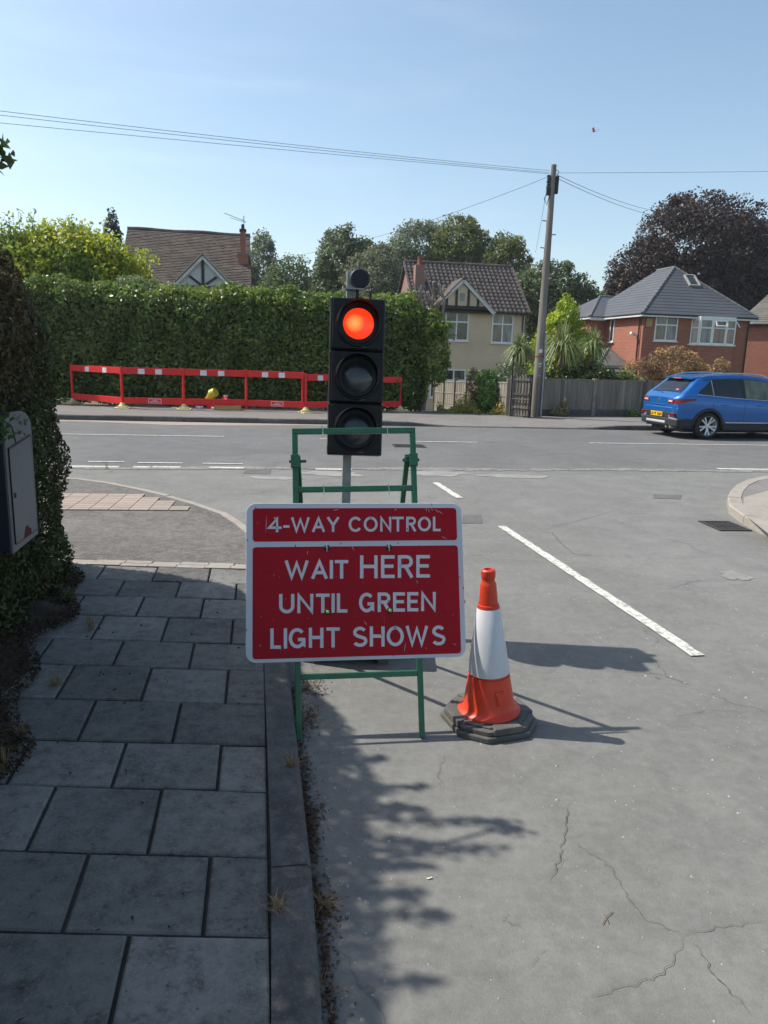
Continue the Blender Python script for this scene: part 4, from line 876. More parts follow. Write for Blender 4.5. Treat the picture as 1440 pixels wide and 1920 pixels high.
tree('shrub', 'leafy right-hand shoots of the hedge end catching the sun near the cream house window', (1.0,22.95,.1), 3.2, [((.15,0,2.55),(.55,.5,.55)),((-.5,0,2.9),(.6,.5,.45)),((.35,0,1.6),(.55,.6,.9))], 3000, .13, MT['laurel_top'], 46, 'shrub', .04, 26, .4)

# ---------------------------------------------------------------- buildings
MT['brickred'] = brickmat('red_brick', (.38,.115,.062), (.28,.075,.045), (.28,.19,.15)); MT['brickpink'] = brickmat('pink_brick', (.27,.13,.095), (.22,.105,.08), (.28,.22,.19))
MT['cream'] = M('cream_render', (.66,.51,.37), (.55,.43,.31), .8, .9, .2, 120)
MT['upvc'] = M('white_upvc', (.76,.77,.78), (.68,.69,.70), 2, .35); MT['blacktim'] = M('black_timber', (.02,.018,.017), (.035,.03,.03), 5, .6)
MT['whiteboard'] = M('white_board', (.66,.66,.65), (.50,.50,.49), 4, .6, .1, 60); MT['whiterender'] = M('white_render', (.62,.62,.62), (.5,.5,.5), 2, .9)
MT['pantile'] = M('pantile', (.115,.092,.082), (.07,.058,.054), 3, .85, .3, 50, objvar=.28); MT['plaintile'] = M('plain_tile', (.135,.105,.085), (.085,.068,.056), 2.2, .88, .4, 40, objvar=.2)
MT['slate'] = M('grey_slate', (.085,.09,.10), (.07,.075,.085), .8, .55, .1, 30); MT['ridge'] = M('ridge_tile', (.15,.155,.165), (.11,.115,.12), 5, .6, objvar=.1); MT['oldslate'] = M('old_slate', (.16,.145,.13), (.10,.09,.08), 2, .85, .3, 30, objvar=.15)
MT['terracotta'] = M('terracotta', (.25,.085,.055), (.24,.07,.045), 6, .8); MT['gutter'] = M('black_gutter', (.015,.015,.016), rough=.45); MT['lead'] = M('lead_flashing', (.18,.18,.19), rough=.6)
def glassmat(name, c, r=.06):
    m, nt, b = new_mat(name); b.inputs['Roughness'].default_value = r; b.inputs['Specular IOR Level'].default_value = .8; v = coords(nt, (1,1,.35))
    nt.links.new(mixc(nt, ramp(nt, noise(nt, v, 3.2, 3), .4, .62), c, tuple(k*.35 for k in c)), b.inputs['Base Color']); return m
MT['glass_dark'] = glassmat('glass_dark', (.035,.045,.038)); MT['glass_green'] = glassmat('glass_curtain', (.10,.13,.12)); MT['glass_grey'] = glassmat('glass_blind', (.20,.22,.25)); MT['glass_pink'] = glassmat('glass_warm', (.17,.13,.12))
def window(parent, x0, z0, x1, z1, lights, y=0., trans=.3, glass=('glass_dark','glass_green'), nrm='y', open_at=()):
    """casement window in the wall plane y, facing -y: frame > panes; lights = relative widths"""
    fr = MB(); dpt = .05; fw = .065
    def bx(a, b_, c, d, f0=-.035, f1=dpt): 
        if nrm == 'y': fr.box(a, y+f0, b_, c, y+f1, d)
        else: fr.box(y+f0, a, b_, y+f1, c, d)
    bx(x0,z0,x1,z0+fw); bx(x0,z1-fw,x1,z1); bx(x0,z0+fw,x0+fw,z1-fw); bx(x1-fw,z0+fw,x1,z1-fw)
    tot = sum(lights); xs_ = [x0+fw]; iw = x1-x0-2*fw
    for l in lights: xs_.append(xs_[-1]+iw*l/tot)
    for q in xs_[1:-1]: bx(q-fw/2,z0+fw,q+fw/2,z1-fw,-.033)
    zt = z1-fw-(z1-z0)*trans
    for i in range(len(lights)):
        a, c = xs_[i]+(fw/2 if i else 0), xs_[i+1]-(fw/2 if i < len(lights)-1 else 0)
        if trans: bx(a,zt-fw/2,c,zt+fw/2,-.031)
    o = fr.build('window', MT['upvc'], parent)
    for i in range(len(lights)):
        a, c = xs_[i]+(fw/2 if i else 0), xs_[i+1]-(fw/2 if i < len(lights)-1 else 0)
        for k, (p, q) in enumerate(((z0+fw,zt-fw/2),(zt+fw/2,z1-fw)) if trans else ((z0+fw,z1-fw),)):
            m_ = MB(); (m_.box(a,y-.005,p,c,y+.01,q) if nrm == 'y' else m_.box(y-.005,a,p,y+.01,c,q)); m_.build('pane', MT[glass[(i+k) % len(glass)]], o)
            if (i in open_at) and k == 1:        # top light hinged open
                s_ = MB(); 
                for (aa,bb_,cc,dd) in ((a,p,c,p+.05),(a,q-.05,c,q),(a,p+.05,a+.05,q-.05),(c-.05,p+.05,c,q-.05)): s_.box(aa,-.02,bb_-q,cc,.02,dd-q)
                so_ = s_.build('open_light', MT['upvc'], o); so_.location = (0,y-.05,q); so_.rotation_euler = (-.55,0,0)
    s_ = MB(); (s_.box(x0-.06,y-.10,z0-.05,x1+.06,y+.02,z0-.002) if nrm == 'y' else s_.box(y-.10,x0-.06,z0-.05,y+.02,x1+.06,z0-.002)); s_.build('sill', MT['upvc'], o)
    return o
def wallbox(name, x0, y0, z0, x1, y1, z1, mat, parent): return MB().box(x0,y0,z0,x1,y1,z1).build(name, mat, parent)
def slab3(name, pts, th, mat, parent, mb=None):   # roof plane: polygon with thickness downwards
    m_ = mb or MB(); n = len(pts); p = [Vector(q) for q in pts]; nn = (p[1]-p[0]).cross(p[2]-p[0]).normalized()
    if nn.z < 0: nn = -nn
    m_.add([tuple(q) for q in p]+[tuple(q-nn*th) for q in p], [tuple(range(n)), tuple(reversed(range(n,2*n)))]+[(i,n+i,n+(i+1)%n,(i+1)%n) for i in range(n)])
    return m_ if mb else m_.build(name, mat, parent)
def courses(p0, p1, p2, p3, h, jag, mb, seed=0, colw=None, lift=.016):
    """stepped tile courses over quad p0(bottom left) p1(bottom right) p2(top right) p3(top left)"""
    p0,p1,p2,p3 = map(Vector,(p0,p1,p2,p3)); nn = (p1-p0).cross(p3-p0).normalized(); L = (p3-p0).length; n = int(L/h); r_ = random.Random(seed)
    for i in range(n):
        a, b_ = p0.lerp(p3,i/n), p1.lerp(p2,i/n); c, d = p1.lerp(p2,(i+1)/n), p0.lerp(p3,(i+1)/n); W = (b_-a).length
        if colw is None: cuts = [0,1]
        else:
            m = max(1,int(W/colw)); o_ = .5*(i % 2); cuts = sorted(set([0]+[(k+o_)/m for k in range(m) if 0 < (k+o_)/m < 1]+[1]))
        for u, v in zip(cuts, cuts[1:]):
            l1 = lift*(1+r_.uniform(-.4,.5)*jag); g_ = .004/W if colw else 0
            q = [a.lerp(b_,u+g_)+nn*l1, a.lerp(b_,v-g_)+nn*l1, d.lerp(c,v-g_)+nn*.003, d.lerp(c,u+g_)+nn*.003, a.lerp(b_,u+g_), a.lerp(b_,v-g_)]
            mb.add([tuple(x) for x in q],[(0,1,2,3),(4,5,1,0)])
    return mb

# --- left house: tiled roof, half-timbered gable
lh = thing('house', 'house with brown tiled roof, white half-timbered gable and tall chimney behind the hedge', 'house', (-12.55,36,GZ), .19)
W_, ze, zr, dp = 5.87, 5.39, 8.61, 8.01
wallbox('wall', 0,0,0,W_,dp,ze-.05, MT['brickred'], lh)
gw = MB().add([(.0,0,ze-.05),(0,dp,ze-.05),(0,dp/2,zr-.2),(.25,0,ze-.05),(.25,dp,ze-.05),(.25,dp/2,zr-.2)],[(0,1,2),(5,4,3),(0,2,5,3),(1,4,5,2)]); gw.add([(x+W_-.25,y,z) for x,y,z in gw.v[:6]],[(0,1,2),(5,4,3),(0,2,5,3),(1,4,5,2)]); gw.build('gable_wall', MT['brickred'], lh)
rf = MB(); oh = .3; sl_ = (zr-ze)/(dp/2)
slab3('r', [(-.12,-oh,ze-oh*sl_),(W_+.12,-oh,ze-oh*sl_),(W_+.12,dp/2,zr),(-.12,dp/2,zr)], .08, None, None, rf); slab3('r', [(W_+.12,dp+oh,ze-oh*sl_),(-.12,dp+oh,ze-oh*sl_),(-.12,dp/2,zr),(W_+.12,dp/2,zr)], .08, None, None, rf)
roof = rf.build('roof', MT['plaintile'], lh)
tl_ = courses((-.13,-oh,ze-oh*sl_),(W_+.13,-oh,ze-oh*sl_),(W_+.13,dp/2,zr),(-.13,dp/2,zr), .135, .8, MB(), 1, .165, .03); tl_.build('roof_tiles', MT['plaintile'], roof, kind='stuff')
for i in range(19):
    x = -.13+i*(W_+.26)/19; o = MB().tube([(x+.004,dp/2,zr-.02+.02*math.sin(i*.7)),(x+(W_+.26)/19-.004,dp/2,zr-.02+.02*math.sin(i*.7+.5))], .11, 8).build('ridge_tile', MT['plaintile'], roof)
gd = MB(); ax, az, hwg, yg = 3.78, 6.92, 1.5, -.75    # gable
def gp(x, z): return (ax+x, yg, z)
zf_ = 5.45
mgb = MB().add([(ax-hwg,yg,zf_),(ax+hwg,yg,zf_),(ax,yg,az),(ax-hwg,yg+2.2,zf_),(ax+hwg,yg+2.2,zf_),(ax,yg+2.2,az)],[(0,1,2),(5,4,3),(0,3,4,1)]); mgb.build('gable_render', MT['whiterender'], lh)
wallbox('bay_wall', ax-hwg+.15,yg+.02,0,ax+hwg-.15,0.02,zf_-.02, MT['brickred'], lh)
for s in (-1,1):
    slab3('gable_roof', [(ax+s*(hwg+.22),yg-.16,zf_-.19),(ax,yg-.16,az+.09),(ax,yg+2.9,az+.09),(ax+s*(hwg+.22),yg+1.9,zf_-.19)][::s], .06, MT['plaintile'], lh)
    MB().bar((ax+s*(hwg+.16),yg-.13,zf_-.24),(ax,yg-.13,az-.02),.05,.20,(0,0,1)).build('bargeboard', MT['whiteboard'], lh)
MB().bar((ax-hwg+.1,yg-.03,zf_+.06),(ax+hwg-.1,yg-.03,zf_+.06),.05,.16).build('timber', MT['blacktim'], lh)
MB().bar((ax,yg-.032,zf_+.1),(ax,yg-.032,az-.14),.05,.13,(1,0,0)).build('timber', MT['blacktim'], lh)
for s in (-1,1): MB().bar((ax+s*.05,yg-.028,zf_+.15),(ax+s*.62,yg-.028,zf_+.56),.05,.11).build('timber', MT['blacktim'], lh)
ch = MB().box(W_-.5,1.9,4,W_+.0,2.6,7.5).build('chimney', MT['brickred'], lh); MB().box(W_-.38,2.05,7.5,W_-.12,2.35,8.5).build('chimney_stack', MT['brickred'], ch); MB().box(W_-.42,2.01,8.5,W_-.08,2.39,8.62).lathe([(.09,8.62),(.075,8.86),(.001,8.86)],12,'z',(W_-.25,2.2,0)).build('chimney_pot', MT['blacktim'], ch)
MB().box(W_-.54,1.86,7.38,W_+.04,2.64,7.44).build('flashing', MT['lead'], ch)
aer = MB().tube([(W_-.2,2.1,8.5),(W_-.2,2.1,9.25)], .014, 6).tube([(W_-1.15,2.1,9.32),(W_-.1,2.1,8.98)], .012, 6)
for k in range(9): 
    q = k/8; x = W_-1.1+q*.95; z = 9.305-q*.30; aer.tube([(x,1.9,z),(x,2.3,z)], .006, 4)
aer.tube([(W_-.3,2.1,9.0),(W_-.16,2.1,9.2)],.01,5).tube([(W_-.85,2.1,9.12),(W_-.1,2.1,8.92)], .01, 5); aer.build('aerial', MT['steeldark'], lh)

# --- cream house
chs = thing('house', 'cream rendered house with brown pantiled roof and small half-timbered gable behind the fence', 'house', (1.30,37.5,GZ), .16)
W_, ze, zr, dp = 5.5, 5.09, 7.47, 6.3
wallbox('wall', .012,0,0,W_,dp,ze, MT['cream'], chs); wallbox('side_wall', 0,.02,0,.010,dp,ze, MT['brickpink'], chs)
gw = MB().add([(0,0,ze),(0,dp,ze),(0,dp/2,zr-.12),(.2,0,ze),(.2,dp,ze),(.2,dp/2,zr-.12)],[(0,1,2),(5,4,3),(0,2,5,3),(1,4,5,2)]); gw.build('gable_wall', MT['brickpink'], chs)
gw2 = MB(); gw2.v = [(x+W_-.2,y,z) for x,y,z in gw.v]; gw2.f = gw.f; gw2.build('gable_wall', MT['cream'], chs)
oh = .22; sl_ = (zr-ze)/(dp/2); rf = MB()
A0, A1, A2, A3 = (-.15,-oh,ze-oh*sl_),(W_+.15,-oh,ze-oh*sl_),(W_+.15,dp/2,zr),(-.15,dp/2,zr)
slab3('r', [A0,A1,A2,A3], .07, None, None, rf); slab3('r', [(W_+.15,dp+oh,ze-oh*sl_),(-.15,dp+oh,ze-oh*sl_),A3,A2], .07, None, None, rf); roof = rf.build('roof', MT['pantile'], chs)
nc, nr_ = 25, 13; L = (Vector(A3)-Vector(A0)).length; tw, th_ = (W_+.30)/nc, L/nr_; up = (Vector(A3)-Vector(A0)).normalized()
tm = MB(); K = 6                                 # one wavy pantile: local x across, y up the slope, z out
for i in range(K+1):
    u = i/K; z = .02+.026*math.cos(u*2*math.pi)
    tm.v += [(u*tw,-.02,z+.018),(u*tw,th_,z-.004),(u*tw,-.02,z-.006)]
for i in range(K): tm.f += [(3*i,3*(i+1),3*(i+1)+1,3*i+1),(3*i+2,3*(i+1)+2,3*(i+1),3*i)]
tmesh = tm.mesh('pantile', MT['pantile'], True); th0 = math.atan2(up.z, up.y); rest = MB(); cnt = 0
dorm = lambda x, r_: (0.55 < x < 3.75) and r_ < 5-abs(x-2.15)*2.7
for r_ in range(nr_):
    for c_ in range(nc):
        x = -.15+c_*tw; p = Vector(A0)+up*(r_*th_)
        if dorm(x+tw/2, r_): continue
        jz = R.uniform(-.004,.004)
        if cnt < 285: inst('roof_tile', tmesh, roof, (x,p.y,p.z+jz), (th0,0,0)); cnt += 1
        else:
            Mx = Matrix.Translation((x,p.y,p.z+jz))@Matrix.Rotation(th0,4,'X'); rest.add([tuple(Mx@Vector(v)) for v in tm.v], tm.f)
if rest.v: rest.build('roof_tiles', MT['pantile'], roof, True, kind='stuff')
for i in range(16):
    x = -.15+i*(W_+.3)/16; MB().tube([(x+.004,dp/2,zr+.01),(x+(W_+.3)/16-.004,dp/2,zr+.01)], .10, 8).build('ridge_tile', MT['pantile'], roof)
for i in range(nr_):                             # verge tiles at the two ends
    p = Vector(A0)+up*((i+.5)*th_); 
    for x in (-.16, W_+.16): MB().bar(p+Vector((x+.15,0,.02))-up*th_*.48, p+Vector((x+.15,0,.02))+up*th_*.48, .10, .07).build('verge_tile', MT['pantile'], roof)
ax, az, hwg, yg, zf_ = 2.15, 6.42, 1.62, -.38, 5.02
MB().add([(ax-hwg+.3,yg,zf_),(ax+hwg-.3,yg,zf_),(ax,yg,az-.25),(ax-hwg+.3,yg+2.2,zf_),(ax+hwg-.3,yg+2.2,zf_),(ax,yg+2.2,az-.25)],[(0,1,2),(5,4,3),(0,3,4,1)]).build('gable_render', MT['cream'], chs)
for s in (-1,1):
    slab3('gable_roof', [(ax+s*(hwg+.05),yg-.12,zf_-.18),(ax,yg-.12,az+.06),(ax,yg+2.3,az+.06),(ax+s*(hwg+.05),yg+.9,zf_-.18)][::s], .05, MT['pantile'], chs)
    MB().bar((ax+s*hwg,yg-.10,zf_-.20),(ax,yg-.10,az-.10),.04,.17).build('bargeboard', MT['whiteboard'], chs)
MB().box(ax-hwg+.32,yg-.05,zf_-.03,ax+hwg-.32,yg-.012,zf_+.13).build('timber', MT['blacktim'], chs)
for x_, h_ in ((-.78,.42),(-.30,.85),(.30,.85),(.78,.42)): MB().box(ax+x_-.055,yg-.045,zf_+.13,ax+x_+.055,yg-.010,zf_+.13+h_).build('timber', MT['blacktim'], chs)
MB().box(ax-.12,yg-.03,zf_+.35,ax+.10,yg-.010,zf_+.72).build('vent', M('vent_grey', (.3,.3,.29)), chs)
window(chs,.85,3.50,2.62,4.88,(1,1,1),0,.3,('glass_dark','glass_green')); window(chs,3.80,3.46,4.90,4.86,(1,1),0,.3,('glass_pink','glass_grey')); window(chs,.8,.70,2.60,2.12,(1,1,1),0,.33)
MB().box(3.75,-.03,.0,4.55,.02,2.05).build('door', MT['whiteboard'], chs)
MB().box(-.15,-oh-.09,ze-oh*sl_-.10,W_+.15,-oh-.005,ze-oh*sl_-.01).build('gutter', MT['gutter'], chs); MB().tube([(W_-.12,-.06,ze-.2),(W_-.12,-.06,.1)], .035, 8).build('downpipe', MT['gutter'], chs)
ch = MB().box(.12,1.30,5.6,.62,1.82,7.15).build('chimney', MT['brickpink'], chs); MB().lathe([(.15,7.15),(.13,7.2),(.11,7.5),(.13,7.52),(.13,7.56),(.001,7.56)], 14, 'z', (.37,1.56,0)).build('chimney_pot', MT['terracotta'], ch); MB().box(.07,1.24,6.04,.67,1.30,6.16).build('flashing', MT['lead'], ch)
MB().tube([(3.3,dp/2+.5,zr-.1),(3.3,dp/2+.5,zr+.55)],.012,5).tube([(2.9,dp/2+.5,zr+.5),(3.9,dp/2+.5,zr+.42)],.01,5).build('aerial', MT['steeldark'], chs)

# --- red brick house with grey hipped roof
rh = thing('house', 'red brick house with smooth grey hipped roof and curved white bay window', 'house', (12.51,38,GZ), .20)
W_, ze, za = 5.88, 5.20, 7.67; o_ = .28
wallbox('wall', 0,0,0,W_,6.7,ze-.08, MT['brickred'], rh)
wallbox('wing_wall', -.85,3.9,0,-.003,9.0,ze-.08, MT['brickred'], rh)
A = (-o_,-o_,ze-.12); B = (W_+o_,-o_,ze-.12); Cc_ = (W_+o_,6.9,ze-.12); Dd = (-o_,6.9,ze-.12); E1 = (W_/2,2.6,za); E2 = (W_/2,4.25,za)
rf = MB()
for q in ([A,B,E1],[B,Cc_,E2,E1],[Cc_,Dd,E2],[Dd,A,E1,E2]): slab3('r', q, .06, None, None, rf)
roof = rf.build('roof', MT['slate'], rh)
def hipcourses(a, b_, c, d, n, mb):               # slate courses on a hip face a-b bottom, d-c top
    a,b_,c,d = map(Vector,(a,b_,c,d)); nn = (b_-a).cross(d-a).normalized(); nn = nn if nn.z > 0 else -nn
    for i in range(n):
        q = [a.lerp(d,i/n)+nn*.016, b_.lerp(c,i/n)+nn*.016, b_.lerp(c,(i+1)/n)+nn*.004, a.lerp(d,(i+1)/n)+nn*.004, a.lerp(d,i/n), b_.lerp(c,i/n)]; mb.add([tuple(x) for x in q],[(0,1,2,3),(4,5,1,0)])
hc = MB(); hipcourses(A,B,E1,E1,16,hc); hipcourses(Dd,A,E1,E2,16,hc); hipcourses(B,Cc_,E2,E1,16,hc); hc.build('slate_courses', MT['slate'], roof, kind='stuff')
def ridge(a, b_, n, parent=None, r=.075):
    a, b_ = Vector(a), Vector(b_)
    for i in range(n): MB().tube([a.lerp(b_,i/n+.002), a.lerp(b_,(i+1)/n-.002)], [r,r*.9], 8).build('ridge_tile', MT['ridge'], parent or roof)
ridge(A,E1,15); ridge(B,E1,15); ridge(E2,E1,5)
w0 = (-1.10,3.6,ze-.12); w1 = (-1.10,9.3,ze-.12); we = (.75,6.4,6.35); wi = (1.6,6.4,6.35); wx = (1.6,3.6,ze-.12); wy = (1.6,9.3,ze-.12)
rf2 = MB(); slab3('r',[w1,w0,we],.06,None,None,rf2); slab3('r',[w0,wx,wi,we],.06,None,None,rf2); slab3('r',[wy,w1,we,wi],.06,None,None,rf2); rf2.build('wing_roof', MT['slate'], rh); ridge(w0,we,8); ridge(we,wi,3); 
for (a,c) in ((A,B),(Dd,A),(w1,w0)):
    a, c = Vector(a), Vector(c); d = (c-a).normalized(); q = Vector((-d.y,d.x,0))
    MB().bar(a+Vector((0,0,-.12)),c+Vector((0,0,-.12)),.08,.07).build('fascia', MT['whiteboard'], rh); MB().bar(a-q*-.07+Vector((0,0,-.08)),c-q*-.07+Vector((0,0,-.08)),.09,.07).build('gutter', MT['gutter'], rh)
MB().bar((w0[0],w0[1],w0[2]-.14),(-.2,w0[1],w0[2]-.14),.08,.14).build('fascia', MT['whiteboard'], rh)
# roof window on the front slope
nf = (Vector(B)-Vector(A)).cross(Vector(E1)-Vector(A)).normalized(); uf = (Vector(E1)-Vector((W_/2,-o_,ze-.12))).normalized()
cw = Vector((W_/2,-o_,ze-.12))+uf*2.75+Vector((.55,0,0)); rw = MB()
for (a,c,wd) in (((-.28,-.42),(-.28,.42),.08),((.28,-.42),(.28,.42),.08),((-.28,-.42),(.28,-.42),.06),((-.28,.42),(.28,.42),.05)):
    rw.bar(cw+Vector((a[0],0,0))+uf*a[1]+nf*.05, cw+Vector((c[0],0,0))+uf*c[1]+nf*.05, wd, .10, nf)
rwo = rw.build('roof_window', M('rooflight_frame', (.34,.34,.31), rough=.4), roof); pm = MB(); q = [cw+Vector((s,0,0))+uf*t_+nf*.06 for s,t_ in ((-.25,-.40),(.25,-.40),(.25,.40),(-.25,.40))]; pm.add([tuple(x) for x in q],[(0,1,2,3)]); pm.build('pane', MT['glass_dark'], rwo)
window(rh,.62,3.80,1.85,5.00,(1,1),0,.3,('glass_green','glass_grey'))
MB().box(.12,-.10,4.45,.42,-.002,4.85).build('alarm_box', MT['card'], rh)
# curved bay
bay = thing_bay = None
bx0, bx1, bdp = 2.62, 5.05, .55; fac = []; nseg = 5
for i in range(nseg+1):
    t_ = math.pi*(i/nseg); fac.append(((bx0+bx1)/2-(bx1-bx0)/2*math.cos(t_), -bdp*math.sin(t_)**.7 if 0 < i < nseg else 0.))
bw = MB(); poly = [(x,y-.001) for x,y in fac]
bw.prism([(x,y) for x,y in reversed(poly)][::-1], 0, 3.62).build('bay_wall', MT['brickred'], rh)
MB().prism([(x,y*1.03) for x,y in poly], 3.625, 3.70).build('bay_sill', MT['upvc'], rh); MB().prism([(x,y*1.05) for x,y in poly], 4.93, ze-.15).build('bay_head', MT['upvc'], rh)
for i in range(nseg):
    a, c = Vector((*fac[i],0)), Vector((*fac[i+1],0)); L = (c-a).length; o = window(rh, 0, 3.705, L, 4.925, (1,), 0, .3, ('glass_grey',) if i < 2 else ('glass_pink',), open_at=(0,) if i in (2,4) else ())
    o.location = a; o.rotation_euler = (0,0,math.atan2(c.y-a.y,c.x-a.x))
window(rh,2.75,.9,5.0,2.1,(1,1,1,1),-.58,.3)
window(rh,2.9,3.75,3.35,4.95,(1,),-.0,.0,('glass_dark',),nrm='x')
MB().tube([(-.08,.25,ze-.2),(-.08,.25,.1)], .04, 8).build('downpipe', MT['gutter'], rh); MB().tube([(-.93,5.6,ze-.2),(-.93,5.6,.1)], .04, 8).build('downpipe', MT['gutter'], rh); MB().tube([(W_-.1,-.08,ze-.2),(W_-.1,-.08,.1)], .035, 8).build('downpipe', MT['gutter'], rh)
MB().tube([(-.9,6.0,ze-.1),(-.95,6.0,ze+.35)], .06, 8).build('soil_vent', MT['gutter'], rh)
MB().bar((-.06,.55,4.05),(-.42,.40,4.15),.10,.12).build('security_light', MT['upvc'], rh)
# porch and carport on the side
MB().box(-1.7,.25,2.35,-.003,5.2,2.52).build('carport_roof', MT['lead'], rh)
for z0 in (2.02,2.24): MB().box(-1.85,.15,z0,-.003,.20,z0+.10).box(-1.85,.20,z0,-1.80,5.3,z0+.10).build('fascia', MT['whiteboard'], rh)
MB().box(-1.8,.22,1.9,-.003,.28,2.4).build('beam', MT['blacktim'], rh); MB().tube([(-1.1,.6,0),(-1.1,.6,2.05)], .045, 8).build('post', MT['upvc'], rh)
q0, q1, q2, q3, qe, qf = (-1.75,.9,2.53),(-.01,.9,2.53),(-.01,4.2,2.53),(-1.75,4.2,2.53),(-.75,1.9,3.4),(-.75,3.2,3.4); rp = MB()
for q in ([q0,q1,qe],[q1,q2,qf,qe],[q2,q3,qf],[q3,q0,qe,qf]): slab3('r', q, .04, None, None, rp)
rp.build('porch_roof', MT['oldslate'], rh); ridge(q0,qe,5,None,.05); ridge(q1,qe,5,None,.05)
MB().box(-.9,6.1,0,-.86,7.9,2.2).build('side_door', MT['whiteboard'], rh)

# --- third house at the right edge
h3 = thing('house', 'second red brick house with weathered grey roof at the right edge behind the blue car', 'house', (21.45,47,GZ), -.62)
wallbox('wall', 0,0,0,8,7,5.35, MT['brickred'], h3); sl_ = 2.6/3.5
MB().add([(8,0,5.35),(8,7,5.35),(8,3.5,7.75),(7.8,0,5.35),(7.8,7,5.35),(7.8,3.5,7.75)],[(0,1,2),(5,4,3),(0,2,5,3),(1,4,5,2)]).build('gable_wall', MT['brickred'], h3)
rf = MB(); f0, f1, f2, f3 = (-.3,-.3,5.2),(8.2,-.3,5.2),(8.2,3.5,7.9),(1.3,3.5,7.9); slab3('r',[f0,f1,f2,f3],.08,None,None,rf); slab3('r',[(8.2,7.3,5.2),(-.3,7.3,5.2),f3,f2],.08,None,None,rf); slab3('r',[(-.3,7.3,5.2),f0,f3],.08,None,None,rf); r3 = rf.build('roof', MT['oldslate'], h3)
hc = MB(); courses(f0,f1,f2,f3,.24,.8,hc,7,.5,.02); hc.build('roof_tiles', MT['oldslate'], r3, kind='stuff')
MB().tube([(-.1,-.2,5.15),(8,-.2,5.15)], .06, 8).build('gutter', MT['gutter'], h3); ridge(f3,f2,14,r3,.1)
MB().box(2.0,-.03,.2,3.0,.02,1.9).build('white_door', MT['whiteboard'], h3)
MB().lathe([(.12,0),(.1,.3),(.001,.3)],10,'z',(4.2,1.8,6.75)).build('roof_vent', MT['ridge'], r3)
window(h3,4.6,3.4,6.0,4.6,(1,1),0)

# ---------------------------------------------------------------- fences, gate, pole
MT['oldwood'] = M('weathered_wood', (.27,.235,.19), (.15,.13,.105), 7, .9, .5, 60, rnd=True, stretch=(1,1,.12), objvar=.18)
MT['palewood'] = M('pale_concrete_post', (.27,.245,.21), (.19,.17,.15), 6, .9, .3, 60)
fl = thing('fence', 'weathered wooden panel fence with pale posts running away beside the cream house garden', 'fence', (3.47,21.75,.06))
pA, pB = np.array([0,0]), np.array([-1.75,6.0]); npan = 6
def zz(f): return lerp(0,-.20,f)
for i in range(npan+1):
    f = i/npan; x, y = pB*f; MB().box(x-.055,y-.055,zz(f)-.2,x+.055,y+.055,zz(f)+1.12).build('post', MT['palewood'], fl)
    if i < npan:
        g_ = (i+1)/npan; x1, y1 = pB*g_; d = np.array([x1-x,y1-y]); Ld = np.linalg.norm(d); d /= Ld; nb = 9
        for k in range(nb):
            s = .07+(Ld-.14)*(k+.5)/nb; q = np.array([x,y])+d*s; z0 = zz(f+(g_-f)*k/nb); hwb = (Ld-.14)/nb*.47
            a, c = q-d*hwb, q+d*hwb; jz = R.uniform(-.015,.015); m_ = MB(); nn_ = np.array([d[1],-d[0]])*(.008 if k % 2 else .014)
            m_.add([(a[0]-nn_[0],a[1]-nn_[1],z0+.22),(c[0]-nn_[0],c[1]-nn_[1],z0+.22),(c[0]+nn_[0],c[1]+nn_[1],z0+.22),(a[0]+nn_[0],a[1]+nn_[1],z0+.22),(a[0]-nn_[0],a[1]-nn_[1],z0+.98+jz),(c[0]-nn_[0],c[1]-nn_[1],z0+.98+jz),(c[0]+nn_[0],c[1]+nn_[1],z0+.98+jz),(a[0]+nn_[0],a[1]+nn_[1],z0+.98+jz)],[(0,3,2,1),(4,5,6,7),(0,1,5,4),(1,2,6,5),(2,3,7,6),(3,0,4,7)]); m_.build('fence_board', MT['oldwood'], fl)
        for zh in (.18,.62,1.0): MB().bar((x+d[0]*.06,y+d[1]*.06,zz(f)+zh),(x1-d[0]*.06,y1-d[1]*.06,zz(g_)+zh),.05,.05).build('rail', MT['palewood'], fl)
        MB().bar((x+d[0]*.06,y+d[1]*.06,zz(f)+.05),(x1-d[0]*.06,y1-d[1]*.06,zz(g_)+.05),.03,.25).build('gravel_board', MT['palewood'], fl)
frr = thing('fence', 'long grey closeboard fence with concrete posts between the pole and the blue car', 'fence', (4.44,22.0,.1)); e1 = np.array([9.6,3.6]); Lf = np.linalg.norm(e1); d = e1/Lf; rzf = math.atan2(d[1],d[0]); frr.rotation_euler = (0,0,rzf)
bdm = MB().box(0,-.011,.22,.105,.009,1.08); bdm = bdm.mesh('board', MT['oldwood']); nb = int(Lf/.098)
for i in range(nb):
    x = i*.098
    if (x % 1.83) < .05: continue
    o = inst('fence_board', bdm, frr, (x,-.006*(i%2),R.uniform(-.006,.006)), (0,R.uniform(-.006,.006),R.uniform(-.02,.02)))
for i in range(6):
    x = i*1.83+.02; MB().box(x-.06,-.06,-.2,x+.06,.05,1.13).build('post', MT['palewood' if i == 1 else 'kerb'], frr)
    MB().box(x+.07,-.03,-.05,x+1.76,.02,.215).build('gravel_board', MT['kerb'], frr); MB().box(x+.06,-.022,1.081,x+1.77,.02,1.105).build('capping_rail', MT['oldwood'], frr)
